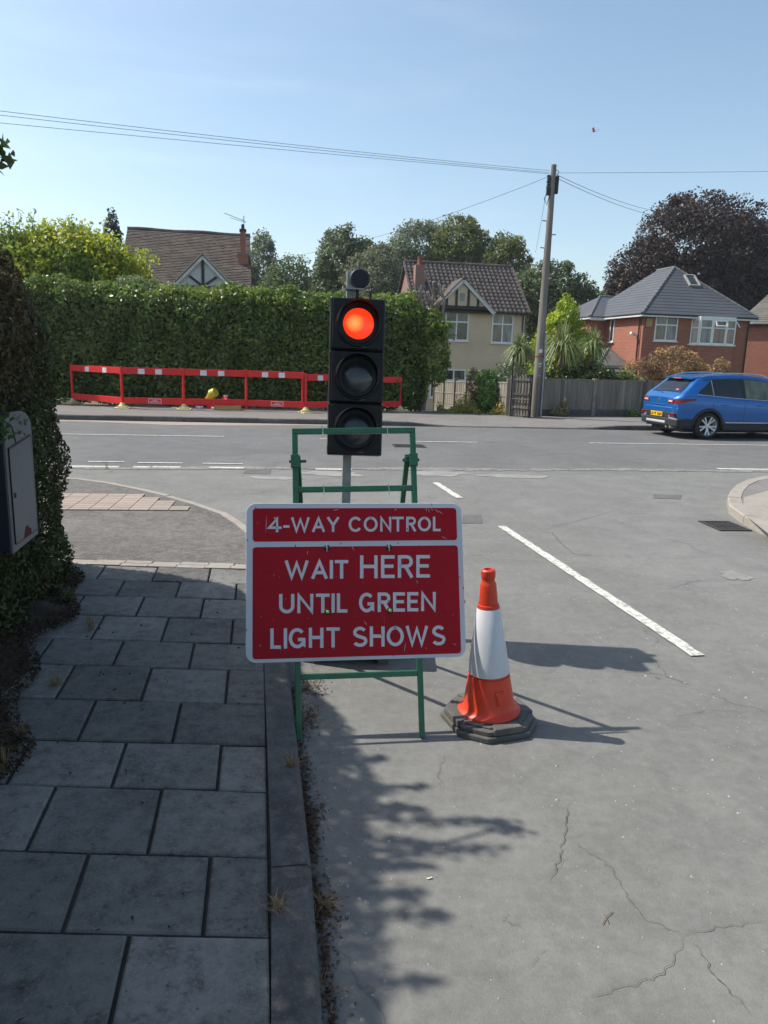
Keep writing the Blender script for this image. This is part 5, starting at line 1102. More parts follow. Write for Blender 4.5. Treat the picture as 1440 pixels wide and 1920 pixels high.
# gate: wooden leaf, iron frame, dark post
gt = thing('gate', 'narrow weathered wooden and iron gate standing open beside the telegraph pole', 'gate', (3.55,21.5,.12), -.75)
for k in range(6): MB().box(.03+k*.115,-.01,.04,.135+k*.115,.012,1.14-(.01*(k%2))).build('gate_board', MT['oldwood'], gt)
for z in (.25,.62,1.02): MB().box(0,-.035,z,.74,-.011,z+.06).build('rail', MT['oldwood'], gt)
ir = MB(); top = lambda x: 1.55-.42*(x/.72)**.8
ir.tube([(0,-.06,0),(0,-.06,1.72)], .02, 6).tube([(.72,-.06,0),(.72,-.06,1.15)], .018, 6).tube([(0,-.06,top(0)),(.24,-.06,top(.24)),(.48,-.06,top(.48)),(.72,-.06,top(.72))], .014, 6).tube([(0,-.06,.5),(.72,-.06,.5)], .014, 6)
gt.scale = (.84,1,1)
ir.build('iron_frame', MT['gutter'], gt)
for k in range(1,6): MB().tube([(k*.12,-.06,.1),(k*.12,-.06,top(k*.12))], .010, 5).build('iron_bar', MT['gutter'], gt)
MB().box(-.05,-.05,-.1,.04,.05,1.15).build('hanging_post', MT['palewood'], gt)
gp_ = G(990,786,.12); o = MB().box(-.09,-.08,0,.09,.08,1.22).build('gate_post', MT['blacktim'], None, bevel=.01); o.location = (3.98,21.35,.1); set_props(o, 'square black timber gate post between the open gate and the telegraph pole', 'post')
MT['polewood'] = M('pole_wood', (.24,.215,.185), (.14,.125,.11), 6, .85, .4, 40, stretch=(1,1,.08))
pl = thing('telegraph_pole', 'tall grey wooden telegraph pole with wires fanning from its top', 'telegraph pole', (4.24,21.55,.08), 0, rot=(0,.006,0))
MB().tube([(0,0,-.1),(0,0,3.5),(0,0,6.78)], [.135,.105,.072], 16).build('shaft', MT['polewood'], pl, smooth=True)
m_ = MB()
for k in range(5): m_.lathe([(.001,6.18+k*.07),(.05,6.18+k*.07),(.05,6.23+k*.07),(.001,6.23+k*.07)], 10, 'z', (-.12+.01*(k%2),-.02,0))
m_.build('insulator', MT['gutter'], pl); MB().box(.07,-.06,6.05,.16,.06,6.50).build('junction_box', MT['gutter'], pl, bevel=.02); MB().box(-.16,-.09,6.0,-.06,.02,6.20).build('junction_box', MT['gutter'], pl, bevel=.02)
MB().tube([(-.13,-.03,6.1),(-.2,-.05,5.9),(-.12,-.05,5.75),(-.08,-.06,5.95)], .012, 6).build('cable_loop', MT['gutter'], pl); MB().tube([(.1,0,6.5),(.15,0,6.62),(.05,0,6.66)],.01,6).build('cable_loop', MT['gutter'], pl)
for k, z in enumerate((3.6,3.95,4.3,4.65,5.0,5.35)): MB().tube([((-1)**k*.08,0,z),((-1)**k*.2,0,z+.01)], .013, 6).build('step_iron', MT['gutter'], pl)
MB().tube([(.15,-.09,0),(.135,-.085,2.35)], .028, 8).build('conduit', MT['steel'], pl)
MB().box(-.04,-.132,1.84,.05,-.118,1.94).build('number_plate', MT['whiteboard'], pl); MB().box(-.02,-.134,1.52,.06,-.12,1.56).box(-.02,-.134,1.45,.05,-.12,1.48).box(-.01,-.134,1.2,.04,-.12,1.22).build('paper_notice', MT['whiteboard'], pl)
MB().lathe([(.128,1.72),(.131,1.73),(.131,1.77),(.126,1.78)], 14).build('band', MT['terracotta'], pl)
MT['wire'] = M('wire_black', (.03,.03,.032), rough=.6)
def wire(a, c, sag, label, r=.0045, n=14):
    a, c = Vector(a), Vector(c); pts = [a.lerp(c,i/n)-Vector((0,0,sag*4*(i/n)*(1-i/n))) for i in range(n+1)]; t = MB(); pts = [p-a for p in pts]; t.tube(pts, r, 5)
    o = t.build('overhead_wire', MT['wire'], None, True); o.location = a; set_props(o, label, 'wire', 'overhead wires'); return o
top_ = Vector((4.26,21.55,6.66))
def ext(px0, py0, D0, far=1.6):
    p = Vector(P(px0,py0,D0)); return p
def beyond(px_, py_, D_, k=.6):                  # far end continues past the frame edge along the same line
    p = Vector(P(px_,py_,D_)); return p+(p-top_)*k
wire(beyond(0,199,14), top_+Vector((-.08,0,.05)), .10, 'topmost of the three wires running from the pole out of the top left edge')
wire(beyond(0,207,14.3), top_+Vector((-.08,0,0)), .08, 'middle one of the three wires running from the pole to the left edge')
wire(beyond(0,226,15), top_+Vector((-.08,0,-.03)), .03, 'lowest of the three wires running from the pole to the left edge')
wire(top_+Vector((.1,0,0)), beyond(1440,320,23.5), .02, 'level wire running from the pole to the right edge of the picture')
wire(top_+Vector((.1,0,-.04)), P(1275,400,42), .25, 'upper of the two wires dropping from the pole towards the copper beech', .007); wire(top_+Vector((.1,0,-.12)), P(1270,410,41), .22, 'lower of the two wires dropping from the pole towards the copper beech', .007)
wire(top_+Vector((-.1,0,-.1)), P(480,490,34), .35, 'thin wire sloping down from the pole to the left across the middle trees', .006)
wire(top_+Vector((-.12,0,-.35)), P(1004,474,33), .05, 'short wire dropping steeply beside the pole to the trees behind the cream house', .005)

# ---------------------------------------------------------------- planting round the houses
def cordyline(c, h_, r, n, seed, label):
    n = int(n*1.6); r *= .92
    t = thing('palm', label, 'palm', c); rs = np.random.RandomState(seed); tubes('trunk', [([(0,0,-.1),(.05,0,h_*.5),(0,0,h_)],[.09,.07,.08])], MT['palebark'], t); V = []
    for i in range(n):
        a = rs.uniform(0,6.283); el = rs.uniform(-.5,1.45); L_ = r*rs.uniform(.75,1.15); d = np.array([math.cos(a)*math.cos(el),math.sin(a)*math.cos(el),math.sin(el)]); q = np.cross(d,[0,0,1]); q = q/np.linalg.norm(q)*.022
        p0 = np.array([0,0,h_]); p1 = p0+d*L_*.55; p2 = p0+d*L_+np.array([0,0,-.55*L_*math.cos(el)]); V.append([p0-q*.7,p0+q*.7,p1+q,p1-q]); V.append([p1-q,p1+q,p2+q*.15,p2-q*.15])
    o = link('fronds', quads_mesh('fronds', np.array(V), MT['frond']), t); o['kind'] = 'stuff'
    V2 = []                                       # dry skirt
    for i in range(n//4):
        a = rs.uniform(0,6.283); L_ = r*rs.uniform(.5,.9); d = np.array([math.cos(a)*.45,math.sin(a)*.45,-.9]); q = np.array([-d[1],d[0],0]); q = q/np.linalg.norm(q)*.018; p0 = np.array([0,0,h_-.05]); V2.append([p0-q,p0+q,p0+d*L_+q*.2,p0+d*L_-q*.2])
    o = link('dry_fronds', quads_mesh('dry', np.array(V2), MT['dry']), t); o['kind'] = 'stuff'; return t
MT['frond'] = leafmat('frond', (.14,.19,.07), (.28,.31,.13), None, .3, .4)
cordyline((4.45,26,-.6), 2.6, .78, 150, 1, 'spiky palm just left of the telegraph pole before the cream house')
cordyline((5.65,25.0,-.4), 2.55, 1.02, 170, 2, 'larger spiky palm just right of the telegraph pole'); cordyline((6.75,25.4,-.4), 2.6, .8, 130, 3, 'spiky palm at the right of the palm clump, nearest the red brick house')
tree('conifer', 'bright yellow-green conifer rising behind the palms', (6.35,27.6,-.6), 4.2, [((0,0,3.85),(.5,.4,.75)),((-.35,0,2.9),(.85,.7,1.0)),((.5,0,2.6),(.95,.7,1.05)),((.1,0,1.5),(1.4,.9,1.3))], 15000, .10, leafmat('goldcon', (.30,.40,.03), (.46,.52,.05), (.20,.30,.03), .35), 51, 'tree', .08, 60, .32)
tree('shrub', 'dark green rounded bush behind the closeboard fence under the palms', (6.6,24.6,0), 1.6, [((0,0,1.0),(.9,.7,.75)),((-1.0,0,.9),(.8,.6,.7))], 5500, .10, leafmat('darkbush', (.035,.06,.018), (.08,.11,.03), None, .3), 52, 'shrub', .04, 36, .4)
tree('shrub', 'light leafy bush between the dark bush and the red brick house carport', (8.3,25.6,-.1), 1.5, [((-.1,0,1.0),(.6,.4,.45)),((-.3,0,1.25),(.3,.3,.35))], 1500, .10, leafmat('limebush', (.12,.18,.04), (.22,.26,.08), None, .35), 53, 'shrub', .03, 24, .4)
tree('shrub', 'grey-green climbing bush before the cream house, left of the first palm', (3.9,24.5,-.3), 2.2, [((0,0,1.3),(.65,.5,.75)),((-.5,0,1.0),(.6,.5,.6)),((.3,0,.8),(.7,.5,.7))], 3500, .085, leafmat('greybush', (.09,.13,.06), (.20,.24,.13), None, .35), 54, 'shrub', .03, 30, .4)
tree('shrub', 'lush dark green bush spilling over the wooden fence left of the gate', (3.05,22.6,0), 1.2, [((0,0,.75),(.42,.35,.62)),((.05,-.1,.35),(.45,.35,.4))], 2300, .10, leafmat('ivy_leaf', (.09,.19,.04), (.20,.32,.08), None, .35), 55, 'shrub', .03, 22, .4)
tree('shrub', 'bright green bush above the fence under the cream house ground floor window', (3.35,27.5,-.25), 1.4, [((-.1,0,1.1),(.5,.4,.4))], 900, .11, leafmat('brightbush', (.10,.20,.03), (.18,.30,.05), None, .35), 56, 'shrub', .03, 12, .4)
tree('shrub', 'dead brown climber on the wooden fence left of the dark green bush', (2.72,23.0,0), 1.3, [((-.1,0,.95),(.20,.2,.5)),((-.1,0,.35),(.15,.15,.4))], 900, .07, leafmat('deadvine', (.36,.26,.17), (.22,.15,.10), None, .2, .9), 57, 'shrub', .02, 14, .4)
V = []; rs = np.random.RandomState(61); n = 4200; f = rs.rand(n); X = 1.55+f*2.1; Y = 22.1+.0*f+rs.uniform(-.5,.5,n)+(1-f)*1.0; leaves('fence_weeds', np.stack([X,Y,.08+np.abs(rs.normal(0,.13,n))*(1+.8*np.sin(X*6))],1), .10, leafmat('weeds', (.26,.32,.05), (.46,.38,.11), (.50,.32,.14), .35, .6, 1.5), None, 61, .35)['kind'] = 'stuff'
tree('weed', 'small pale weed clump at the foot of the closeboard fence right of the pole', (5.05,21.95,.1), .45, [((0,0,.18),(.32,.15,.16)),((.1,0,.42),(.08,.08,.2))], 260, .07, leafmat('paleweed', (.30,.26,.14), (.22,.24,.08), None, .3), 62, 'weed', .01, 10, .4, part='foliage')
tree('weed', 'green weed tuft at the foot of the fence nearest the blue car', (7.5,22.85,.1), .4, [((0,0,.12),(.22,.12,.13))], 200, .07, leafmat('greenweed', (.14,.22,.04), (.24,.32,.07), None, .3), 63, 'weed', .01, 8, .4, part='foliage')
MT['deadleaf'] = leafmat('brown_dead_leaf', (.30,.18,.08), (.45,.30,.13), (.20,.13,.08), .3, .7, 1.5)
tree('shrub', 'dead brown-leaved bush behind the fence above the blue car', (10.3,27.5,-.3), 2.4, [((0,0,1.9),(1.1,.7,.85)),((-1.2,0,1.5),(.9,.6,.7)),((1.1,0,1.5),(.8,.6,.55)),((1.7,0,1.9),(.35,.3,.45))], 5200, .095, MT['deadleaf'], 64, 'shrub', .04, 60, .28)
# --- trees beyond
def col3(a, b_, c=None, tr=.3): return leafmat('tree_leaf', a, b_, c, tr, .55, .25)
tm1 = col3((.085,.13,.05),(.16,.21,.08)); tm2 = col3((.09,.13,.04),(.17,.21,.06),(.19,.18,.06)); tm3 = col3((.12,.16,.09),(.20,.24,.14)); tm4 = col3((.075,.11,.045),(.15,.19,.08)); tm5 = col3((.15,.17,.10),(.23,.24,.15))
gT = 'trees beyond the houses'
tree('tree', 'wispy grey-green birch just right of the left house chimney', (-9.6,58,GZ), 11, [((0,0,8.8),(1.3,1.2,2.9)),((.7,0,6.6),(1.4,1.2,2.0)),((-.9,0,7),(1,1,2))], 8500, .20, tm3, 71, 'tree', .18, 70, .20, gT, .8)
tree('tree', 'rounded dense green tree between the birch and the big middle trees', (-7.2,56,GZ), 9, [((0,0,6.2),(2.2,1.8,3.5)),((-.9,0,5.0),(1.8,1.6,2.6))], 14000, .20, tm1, 72, 'tree', .2, 90, .24, gT)
tree('tree', 'dark green jagged-topped tree behind the detector on the traffic light', (-3.6,55,GZ), 11, [((0,0,8.6),(2.0,1.8,2.9)),((-1.0,0,6.4),(1.6,1.5,2.8)),((1.6,0,9.0),(1.7,1.5,1.9))], 16000, .22, tm4, 73, 'tree', .25, 100, .22, gT)
tree('tree', 'pale drooping willow-like tree in the middle of the row behind the hedge', (-1.0,52,GZ), 9.5, [((0,0,6.7),(2.5,1.8,3.1)),((.9,0,5.4),(2.1,1.6,2.5))], 17000, .20, tm5, 74, 'tree', .25, 120, .18, gT, 1.6)
tree('tree', 'tall airy tree directly left above the cream house roof', (2.0,60,GZ), 13, [((0,0,10.1),(2.7,2,2.9)),((-.7,0,8.2),(2.5,2,2.6))], 13000, .22, tm3, 75, 'tree', .3, 80, .2, gT, .4)
tree('tree', 'olive-green tree above the middle of the cream house roof, tallest of the row', (4.9,59,GZ), 13.5, [((0,0,10.5),(2.5,2,2.8)),((1.2,0,8.4),(2.7,2,2.6))], 16000, .22, tm2, 76, 'tree', .3, 90, .22, gT)
tree('tree', 'brown-tinged green tree above the right end of the cream house roof', (8.3,58,GZ), 12, [((0,0,9.3),(2.3,1.8,2.5)),((-.9,0,7.5),(2.3,1.8,2.5))], 14000, .22, tm2, 77, 'tree', .3, 90, .22, gT)
tree('tree', 'broad dark green tree right of the cream house behind the telegraph pole', (10.6,50,GZ), 9.5, [((0,0,6.3),(2.3,1.8,2.7)),((1.9,0,5.4),(2.1,1.6,2.3)),((-1.4,0,6.6),(1.9,1.6,2.1)),((0,0,3.2),(3,2,2.2))], 24000, .20, tm4, 78, 'tree', .3, 130, .21, gT)
bm = leafmat('copper_leaf', (.026,.015,.015), (.070,.040,.034), (.055,.040,.030), .15, .5, .3)
tree('copper_beech', 'large dark purple-brown copper beech behind the red brick house', (23.5,60,GZ), 15, [((0,0,10.8),(5.6,4.5,4.9)),((-3.6,0,8.6),(3.9,3.2,3.4)),((3.4,0,9.8),(3.6,3.2,4.2)),((-5.0,0,6.6),(2.6,2.5,2.4)),((1,0,7),(6.0,4,3.4))], 76000, .24, bm, 79, 'tree', .5, 260, .17, None, .6)
tree('tree', 'small hazy treetop just right of the left house roof ridge, peeping over it', (-13.5,58,GZ), 11.2, [((1.0,0,9.7),(1.3,1,1.2))], 1200, .2, tm3, 80, 'tree', .15, 16, .25, gT)
tree('tree_line', 'low hazy line of distant trees between the big tree and the copper beech', (17,120,GZ), 9, [((-3,0,5),(5,3,4.2)),((3,0,4.6),(6,3,4)),((10,0,4.5),(8,3,4))], 6000, .5, tm3, 81, 'tree', .3, 80, .25)
# far-off woodland closing the horizon
rs = np.random.RandomState(90); n = 40000; a = rs.uniform(-1.3,1.3,n); rad = 190+rs.uniform(-12,12,n); X = rad*np.sin(a); Y = rad*np.cos(a); Z = GZ+rs.rand(n)**.8*(4.6+1.2*np.sin(a*40)+.9*np.sin(a*93+1))
leaves('distant_wood', np.stack([X,Y,Z],1), 1.3, tm3, None, 90, .7)['kind'] = 'stuff'

# ================================================================ BLUE CAR
def carpaint():
    m, nt, b = new_mat('blue_car_paint'); b.inputs['Metallic'].default_value = .35; b.inputs['Roughness'].default_value = .32; b.inputs['Coat Weight'].default_value = .7; b.inputs['Coat Roughness'].default_value = .03
    v = coords(nt); nt.links.new(mixc(nt, noise(nt, v, 400, 2), (.004,.10,.34), (.007,.13,.42)), b.inputs['Base Color']); return m
MT['blue'] = carpaint(); MT['clad'] = M('dark_cladding', (.018,.018,.02), (.028,.028,.03), 10, .6, .05, 200)
MT['tint'] = glassmat('car_glass', (.010,.012,.014), .03); MT['tint2'] = glassmat('car_glass_front', (.13,.15,.10), .03); MT['chrome'] = M('chrome_trim', (.62,.63,.65), (.5,.5,.52), 3, .18, metal=.9); MT['tail'] = M('tail_lamp_red', (.20,.002,.004), (.12,.001,.003), 18, .2, coat=.3)
MT['lampclear'] = M('lamp_clear', (.75,.55,.55), (.6,.4,.4), 20, .15, coat=1.); MT['tyre'] = M('tyre', (.015,.015,.016), (.022,.022,.023), 10, .8); MT['alloy'] = M('alloy_silver', (.66,.67,.69), (.58,.59,.61), 4, .35, metal=.4); MT['plateyel'] = M('plate_yellow', (.78,.46,.01), (.7,.42,.01), 3, .4); MT['pinkbrake'] = M('brake_lamp', (.75,.16,.16), rough=.2, coat=1.)
hd = math.radians(12.5); cw0 = Vector((7.52,17.73,0)); lat = Vector((-math.sin(hd), math.cos(hd), 0))
car = thing('parked_car', 'blue compact SUV seen from behind across the road at the right edge', 'car', cw0+lat*.76, hd); car.scale = (.955,.955,.94)
def itp(x, tab):
    if x <= tab[0][0]: return tab[0][1]
    for (a, va), (b_, vb) in zip(tab, tab[1:]):
        if x <= b_: return lerp(va, vb, (x-a)/(b_-a))
    return tab[-1][1]
def smt(x, tab, h=.05): return (itp(x-h,tab)+itp(x,tab)*2+itp(x+h,tab))/4
ZT = [(-.84,.99),(-.81,1.035),(-.76,1.07),(-.70,1.11),(-.60,1.18),(-.5,1.26),(-.4,1.355),(-.30,1.445),(-.22,1.51),(-.1,1.548),(.2,1.578),(.7,1.60),(1.1,1.60),(1.5,1.575),(1.75,1.53),(2.0,1.42),(2.3,1.25),(2.6,1.09),(2.75,1.04),(3.0,1.0),(3.25,.92),(3.4,.82),(3.48,.66)]
HW = [(-.84,.69),(-.81,.75),(-.76,.80),(-.68,.84),(-.55,.86),(-.3,.89),(0,.905),(1,.905),(2.4,.90),(2.9,.87),(3.2,.80),(3.4,.66),(3.48,.50)]
BELT = [(-.84,1.05),(-.6,1.10),(-.3,1.10),(.2,1.06),(.8,1.02),(1.6,.98),(2.5,.95),(3.48,.85)]
ZB = [(-.84,.42),(-.78,.33),(-.6,.28),(-.3,.25),(3.2,.24),(3.4,.32),(3.48,.42)]
def sect(x):
    zt, w_, zb = smt(x,ZT,.02), smt(x,HW,.03), itp(x,ZB); be = min(itp(x,BELT), zt-.05); g = min(1., max(0., (zt-be-.05)/.42)); wr = w_*lerp(.90,.70,g); zr_ = zt-lerp(.02,.06,g)
    return [(0,zb),(w_*.90,zb),(w_*.97,zb+.09),(w_*.985,lerp(zb,be,.32)),(w_*1.0,lerp(zb,be,.58)),(w_*.995,lerp(zb,be,.80)),(w_*.962,be-.02),(w_*.94,be),(lerp(w_*.94,wr,.33),lerp(be,zr_,.36)),(lerp(w_*.94,wr,.68),lerp(be,zr_,.70)),(wr,zr_),(wr*.93,zt-.008),(wr*.6,zt+.004),(0,zt+.012)]
xs_ = []; x = -.84
while x < 3.48: xs_.append(x); x += .02 if x < -.5 else .04
xs_.append(3.48); m_ = MB(); NS = 14; fine = []
for x in xs_:
    s = sect(x); dense = []
    for i in range(len(s)-1):
        nsub = 3 if 2 <= i <= 5 else (2 if i in (0,1) else 2)
        for k in range(nsub): dense.append((lerp(s[i][0],s[i+1][0],k/nsub), lerp(s[i][1],s[i+1][1],k/nsub)))
    dense.append(s[-1]); fine.append(dense)
ND = len(fine[0])
for x, dn in zip(xs_, fine):
    m_.v += [(x,-y,z) for y,z in dn]+[(x,y,z) for y,z in dn[1:-1]]
NT = 2*ND-2
def vid(i, j):                                   # ring index: 0..ND-1 right side bottom->top, then left side back down
    j %= NT; return i*NT+(j if j < ND else ND+(NT-j)-1)
for i in range(len(xs_)-1):
    for j in range(NT):
        a, b_, c, d = vid(i,j), vid(i,j+1), vid(i+1,j+1), vid(i+1,j); mx = sum(m_.v[k][0] for k in (a,b_,c,d))/4; mz = sum(m_.v[k][2] for k in (a,b_,c,d))/4; my = sum(abs(m_.v[k][1]) for k in (a,b_,c,d))/4
        if my > .5 and any(math.hypot(mx-wx_, mz-.34) < .385 for wx_ in (0,2.585)): continue
        m_.f.append((a,d,c,b_))
m_.f.append(tuple(vid(0,j) for j in range(NT))); m_.f.append(tuple(vid(len(xs_)-1,j) for j in reversed(range(NT))))
body = m_.build('body', MT['blue'], car, smooth=True)
def side_y(x, z):
    s = sect(x)
    for (y0,z0),(y1,z1) in zip(s[1:], s[2:]):
        if z0 <= z <= z1 and z1 > z0: return lerp(y0,y1,(z-z0)/(z1-z0))
    return s[-1][0]
def sidepatch(name, zlo, zhi, x0, x1, mat, parent=car, off=.008, n=16, m=4, sides=(-1,1), th=True):
    for s in sides:
        mb = MB()
        def fn(u, v):
            x = lerp(x0,x1,u); z = lerp(zlo(x) if callable(zlo) else zlo, zhi(x) if callable(zhi) else zhi, v); return (x, s*(side_y(x,z)+off), z)
        mb.grid(fn, n, m); mb.build(name, mat, parent, smooth=True)
# glazing
wb = lambda x: itp(x,BELT)+.02; wt = lambda x: smt(x,ZT,.02)-.105
qt = lambda x: min(wt(x), wb(x)+.015+(x+.28)*.95) if x < .06 else wt(x)
sidepatch('side_window', wb, lambda x: min(wt(x), wb(x)+.01+(x+.33)*.80), -.30, .10, MT['tint'])
sidepatch('side_window', wb, wt, .13, .93, MT['tint']); 
sidepatch('side_window', wb, lambda x: min(wt(x), wb(x)+(2.42-x)*.66), 1.03, 2.30, MT['tint2'])
sidepatch('window_trim', lambda x: wb(x)-.022, lambda x: wb(x)-.004, -.34, 2.40, MT['chrome'], off=.012, n=30, m=1)
sidepatch('window_trim', lambda x: wb(x)+.0, lambda x: wt(x), .10, .125, MT['chrome'], off=.011, n=1, m=6)
sidepatch('pillar', lambda x: wb(x)+.0, lambda x: wt(x), .935, 1.025, MT['clad'], off=.010, n=2, m=6)
sidepatch('pillar', lambda x: wt(x), lambda x: wt(x)+.012, -.05, 2.1, MT['clad'], off=.010, n=30, m=1)
def top_z(x, y):
    s = sect(x); pts = s[::-1]
    for (y0,z0),(y1,z1) in zip(pts, pts[1:]):
        if y0 <= abs(y) <= y1 and y1 > y0: return lerp(z0,z1,(abs(y)-y0)/(y1-y0))
    return s[7][1]
def toppatch(name, x0, x1, hy, mat, off=.010, nx=10, ny=12, y0=None, parent=car):
    mb = MB(); mb.grid(lambda u,v: (lerp(x0,x1,u)-off*.7, lerp(-hy(lerp(x0,x1,u)) if y0 is None else y0, hy(lerp(x0,x1,u)), v), top_z(lerp(x0,x1,u), lerp(-hy(lerp(x0,x1,u)) if y0 is None else y0, hy(lerp(x0,x1,u)), v))+off*.7), nx, ny); return mb.build(name, mat, parent, smooth=True)
rwn = toppatch('rear_window', -.655, -.30, lambda x: lerp(.62,.52,(x+.655)/.355), MT['tint'], .012)
toppatch('windscreen', 1.85, 2.62, lambda x: .60, MT['tint'], .012)
# spoiler, high brake lamp, wiper, sticker
sp_ = MB(); sp_.grid(lambda u,v: (lerp(-.37,-.05,u), lerp(-.58,.58,v), lerp(1.50,1.56,u)+.012*(1-(2*v-1)**2)), 4, 12); k = len(sp_.v); sp_.v += [(x,y,z-.035) for x,y,z in sp_.v]; sp_.f += [tuple(reversed([i+k for i in f])) for f in sp_.f]
n2 = 13
for v in range(12): sp_.f.append((v, v+1, k+v+1, k+v)); 
for u in range(4): sp_.f.append((u*n2, k+u*n2, k+(u+1)*n2, (u+1)*n2)); sp_.f.append((u*n2+12, (u+1)*n2+12, k+(u+1)*n2+12, k+u*n2+12))
sp_.build('spoiler', MT['blue'], car, smooth=True)
MB().box(-.385,-.17,1.475,-.365,.17,1.498).build('high_brake_lamp', MT['pinkbrake'], car)
MB().tube([(-.70,.05,1.10),(-.665,.20,1.16),(-.66,.40,1.165)], .013, 6).box(-.73,-.0,1.07,-.67,.1,1.11).build('rear_wiper', MT['clad'], car)
toppatch('red_sticker', -.605, -.565, lambda x: -.33, MT['pinkbrake'], .016, 2, 3, y0=-.43)
# tail lamps: side wrap and tailgate part
for s in (-1,1):
    mb = MB(); mb.grid(lambda u,v: (lerp(-.845,-.38,u), s*(side_y(lerp(-.84,-.38,u), lerp(lerp(.86,.96,u), lerp(.985,1.0,u), v))+.010), lerp(lerp(.86,.96,u), lerp(.985,1.0,u), v)), 12, 5); mb.build('tail_lamp', MT['tail'], car, smooth=True)
    mb = MB(); mb.box(-.852,s*.40 if s > 0 else -.69,.865,-.80,s*.69 if s > 0 else -.40,.975); o = mb.build('tail_lamp', MT['tail'], car, bevel=.02)
    MB().box(-.862,min(s*.46,s*.62),.90,-.8525,max(s*.46,s*.62),.945).build('reversing_lamp', MT['lampclear'], o)
    MB().box(-.865,min(s*.56,s*.74),.55,-.80,max(s*.56,s*.74),.63).build('fog_lamp', MT['tail'], car, bevel=.015)
    MB().bar((-.83,s*.50,.56),(-.86,s*.56,.50),.03,.05).bar((-.86,s*.54,.50),(-.80,s*.80,.475),.03,.05).build('bumper_trim', MT['chrome'], car, bevel=.008)
# number plate recess, bumper, skid plate, exhausts, badge
MB().prism([(-.875,-.5),(-.875,.5),(-.80,.80),(-.45,.90),(-.45,-.90),(-.80,-.80)][::-1], .30, .50).build('bumper', MT['clad'], car, bevel=.03)
MB().prism([(-.855,-.55),(-.855,.55),(-.80,.78),(-.6,.85),(-.6,-.85),(-.80,-.78)][::-1], .645, .78).build('bumper', MT['blue'], car, bevel=.03)
MB().prism([(-.85,-.55),(-.85,.55),(-.80,.76),(-.6,.84),(-.6,-.84),(-.80,-.76)][::-1], .50, .644).build('bumper', MT['clad'], car, bevel=.02)
MB().box(-.89,-.42,.36,-.86,.42,.42).build('skid_plate', MT['alloy'], car, bevel=.012)
pp = MB().box(-.875,-.26,.515,-.862,.26,.63).build('number_plate', MT['plateyel'], car, bevel=.004)
def smalltext(s, parent, x, z, h, mat, wch, y_front):
    """letters as little raised bars, facing -x"""
    global zpv
    for i, ch in enumerate(s):
        if ch == ' ': continue
        for st_ in GL2.get(ch, []):
            m2 = MB()
            for a, c in zip(st_, st_[1:]):
                ya, yc = y_front-(i*wch+a[0]*wch*.68), y_front-(i*wch+c[0]*wch*.68); m2.bar((x,ya,z+a[1]*h),(x,yc,z+c[1]*h),.011,.011)
            m2.build('character', mat, parent)
GL2 = {'L':[[(0,1),(0,0),(1,0)]],'K':[[(0,0),(0,1)],[(1,1),(0,.45),(1,0)]],'1':[[(.5,0),(.5,1)]],'9':[[(1,0),(1,1),(0,1),(0,.5),(1,.5)]],'E':[[(1,1),(0,1),(0,0),(1,0)],[(0,.5),(.8,.5)]],'U':[[(0,1),(0,0),(1,0),(1,1)]],'H':[[(0,0),(0,1)],[(1,0),(1,1)],[(0,.5),(1,.5)]]}
smalltext('LK19 EUH', pp, -.8765, .54, .065, MT['black'], .060, .235)
for y_ in (-.45,-.62,.45): MB().tube([(-.86,y_,.285),(-.70,y_,.285)], .032, 10).build('exhaust', MT['chrome'], car)
MB().lathe([(.001,.0),(.055,.0),(.062,.012),(.001,.014)], 8, 'x', (-.845,.0,.93)).build('badge', MT['chrome'], car)
MB().box(-.855,-.30,.80,-.835,.30,.83).build('tailgate_handle', MT['blue'], car, bevel=.008)
# roof rails
for s in (-1,1):
    pts = []
    for i in range(17):
        x = lerp(-.15,1.95,i/16); sc_ = sect(x); pts.append((x, s*(sc_[10][0]-.02), sc_[11][1]+ .045*min(1,min(i,16-i)/2.5)))
    MB().tube(pts, [.010]+[.019]*15+[.010], 8).build('roof_rail', MT['chrome'], car, smooth=True)
# arches, sills, wheels
for wx_ in (0,2.585):
    for s in (-1,1):
        mb = MB(); n = 26; P0 = []
        for i in range(n+1):
            t_ = math.radians(-12+204*i/n); 
            for r_, o_ in ((.365,.0),(.365,.022),(.435,.016),(.44,-.01)):
                xx = wx_+r_*math.cos(t_); zz_ = max(.24,.34+r_*math.sin(t_)); mb.v.append((xx, s*(side_y(max(-.83,min(3.4,xx)), min(zz_,.9))+o_), zz_))
        for i in range(n):
            for q in range(3): a = i*4+q; mb.f.append((a,a+1,a+5,a+4) if s < 0 else (a,a+4,a+5,a+1))
        mb.build('wheel_arch', MT['clad'], car, smooth=True)
        mb = MB(); mb.lathe([(.37,-.0),(.37,.28),(.05,.28)], 24, 'y', (wx_, 0, .34)); mb.v = [(x, s*(.87-y), max(z,.22)) for x,y,z in mb.v]; mb.build('wheel_well', MT['clad'], car)
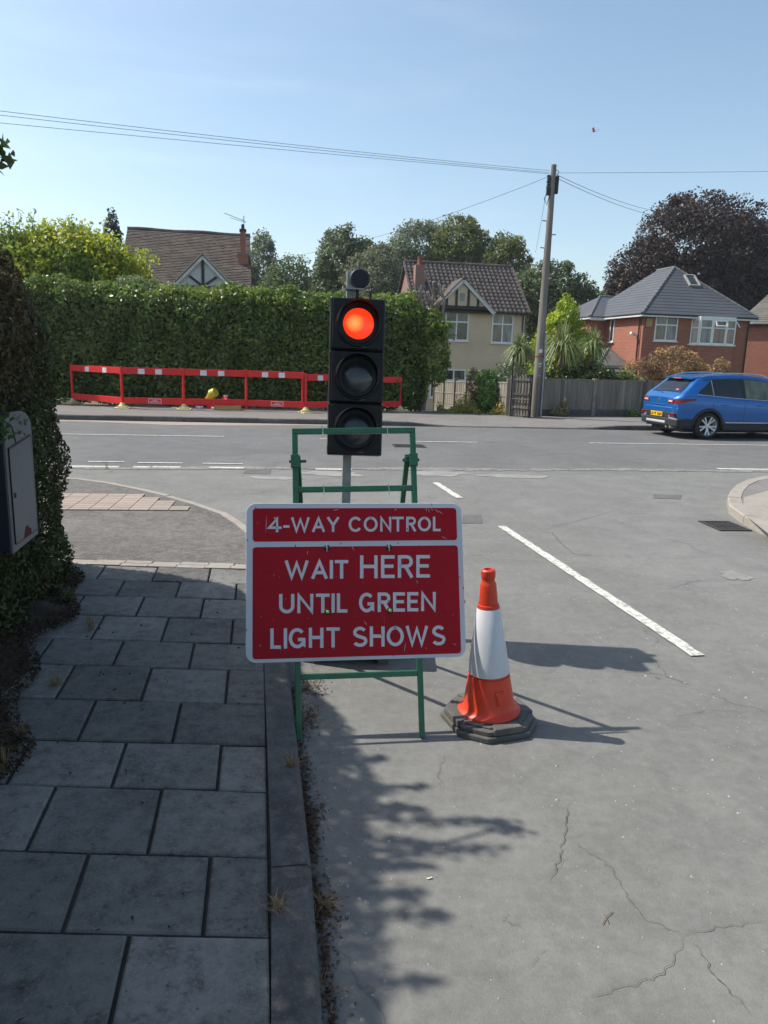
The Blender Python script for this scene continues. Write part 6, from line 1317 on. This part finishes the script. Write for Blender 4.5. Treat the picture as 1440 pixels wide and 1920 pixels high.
for s in (-1,1):
    MB().prism([(.42,s*.80),(2.16,s*.80),(2.16,s*.925),(.42,s*.925)][::s], .22, .40).build('sill', MT['clad'], car, bevel=.03); MB().box(.46,min(s*.925,s*.935),.415,2.14,max(s*.925,s*.935),.445).build('side_trim', MT['chrome'], car, bevel=.006)
    for xh in (.42,1.42):
        yy_ = side_y(xh,.86); MB().tube([(xh-.09,s*(yy_+.004),.86),(xh-.07,s*(yy_+.03),.865),(xh+.07,s*(yy_+.03),.865),(xh+.09,s*(yy_+.004),.86)], .014, 6).build('door_handle', MT['blue'], car, smooth=True)
    for xl in (.985,.10):
        mb = MB(); zs = [.46+i*.06 for i in range(9)]; dx = (lambda z: 0.) if xl > .5 else (lambda z: .36*max(0,(.78-z))/.34+.0)
        for i in range(8): mb.bar((xl+dx(zs[i]),s*(side_y(xl+dx(zs[i]),zs[i])+.0005),zs[i]),(xl+dx(zs[i+1]),s*(side_y(xl+dx(zs[i+1]),zs[i+1])+.0005),zs[i+1]),.006,.006)
        mb.build('door_seam', MT['clad'], car)
    MB().tube([(2.05,s*.93,1.0),(2.08,s*1.03,1.03)], .05, 8).build('mirror', MT['blue'], car, smooth=True)
    MB().box(3.30,min(s*.45,s*.80),.72,3.46,max(s*.45,s*.80),.82).build('headlight', MT['lampclear'], car, bevel=.02)
def wheel(x, s):
    wl = MB().lathe([(.225,-.10),(.30,-.105),(.33,-.08),(.338,0),(.33,.08),(.30,.105),(.225,.10)], 40, 'y').build('wheel', MT['tyre'], car, smooth=True); wl.location = (x, s*.80, .338); wl.rotation_euler = (0, .3, 0)
    f = s
    rm = MB().lathe([(.245,f*.108),(.238,f*.10),(.22,f*.07),(.22,-f*.09)], 40, 'y')
    rm.build('rim', MT['alloy'], wl, smooth=True)
    MB().lathe([(.20,f*.0),(.001,f*.0)], 24, 'y').build('brake_disc', MT['clad'], wl)
    for k in range(5):
        for dd in (-.17,.17):
            a = 2*math.pi*k/5+dd*.6; b_ = 2*math.pi*k/5+dd*1.25
            MB().bar((.045*math.cos(a),f*.075,.045*math.sin(a)),(.232*math.cos(b_),f*.10,.232*math.sin(b_)),.034,.022,(0,1,0)).build('spoke', MT['alloy'], wl)
    MB().lathe([(.001,f*.095),(.05,f*.09),(.06,f*.07)], 16, 'y').build('hub', MT['alloy'], wl, smooth=True)
for wx_ in (0,2.585):
    for s in (-1,1): wheel(wx_, s)
MB().box(-.55,-.68,.16,3.1,.68,.27).build('underbody', MT['clad'], car)

# thin air over the street and gardens
hz = MB().box(-260,-45,-2.2,260,250,22).build('haze', None); hz['kind'] = 'stuff'
hm = bpy.data.materials.new('haze_air'); hm.use_nodes = True; hn = hm.node_tree; hn.nodes.remove(hn.nodes['Principled BSDF'])
pv = hn.nodes.new('ShaderNodeVolumePrincipled'); pv.inputs['Color'].default_value = (.86,.92,1,1); pv.inputs['Density'].default_value = .00045; pv.inputs['Anisotropy'].default_value = .3
hn.links.new(pv.outputs[0], hn.nodes['Material Output'].inputs['Volume']); hz.data.materials.append(hm)
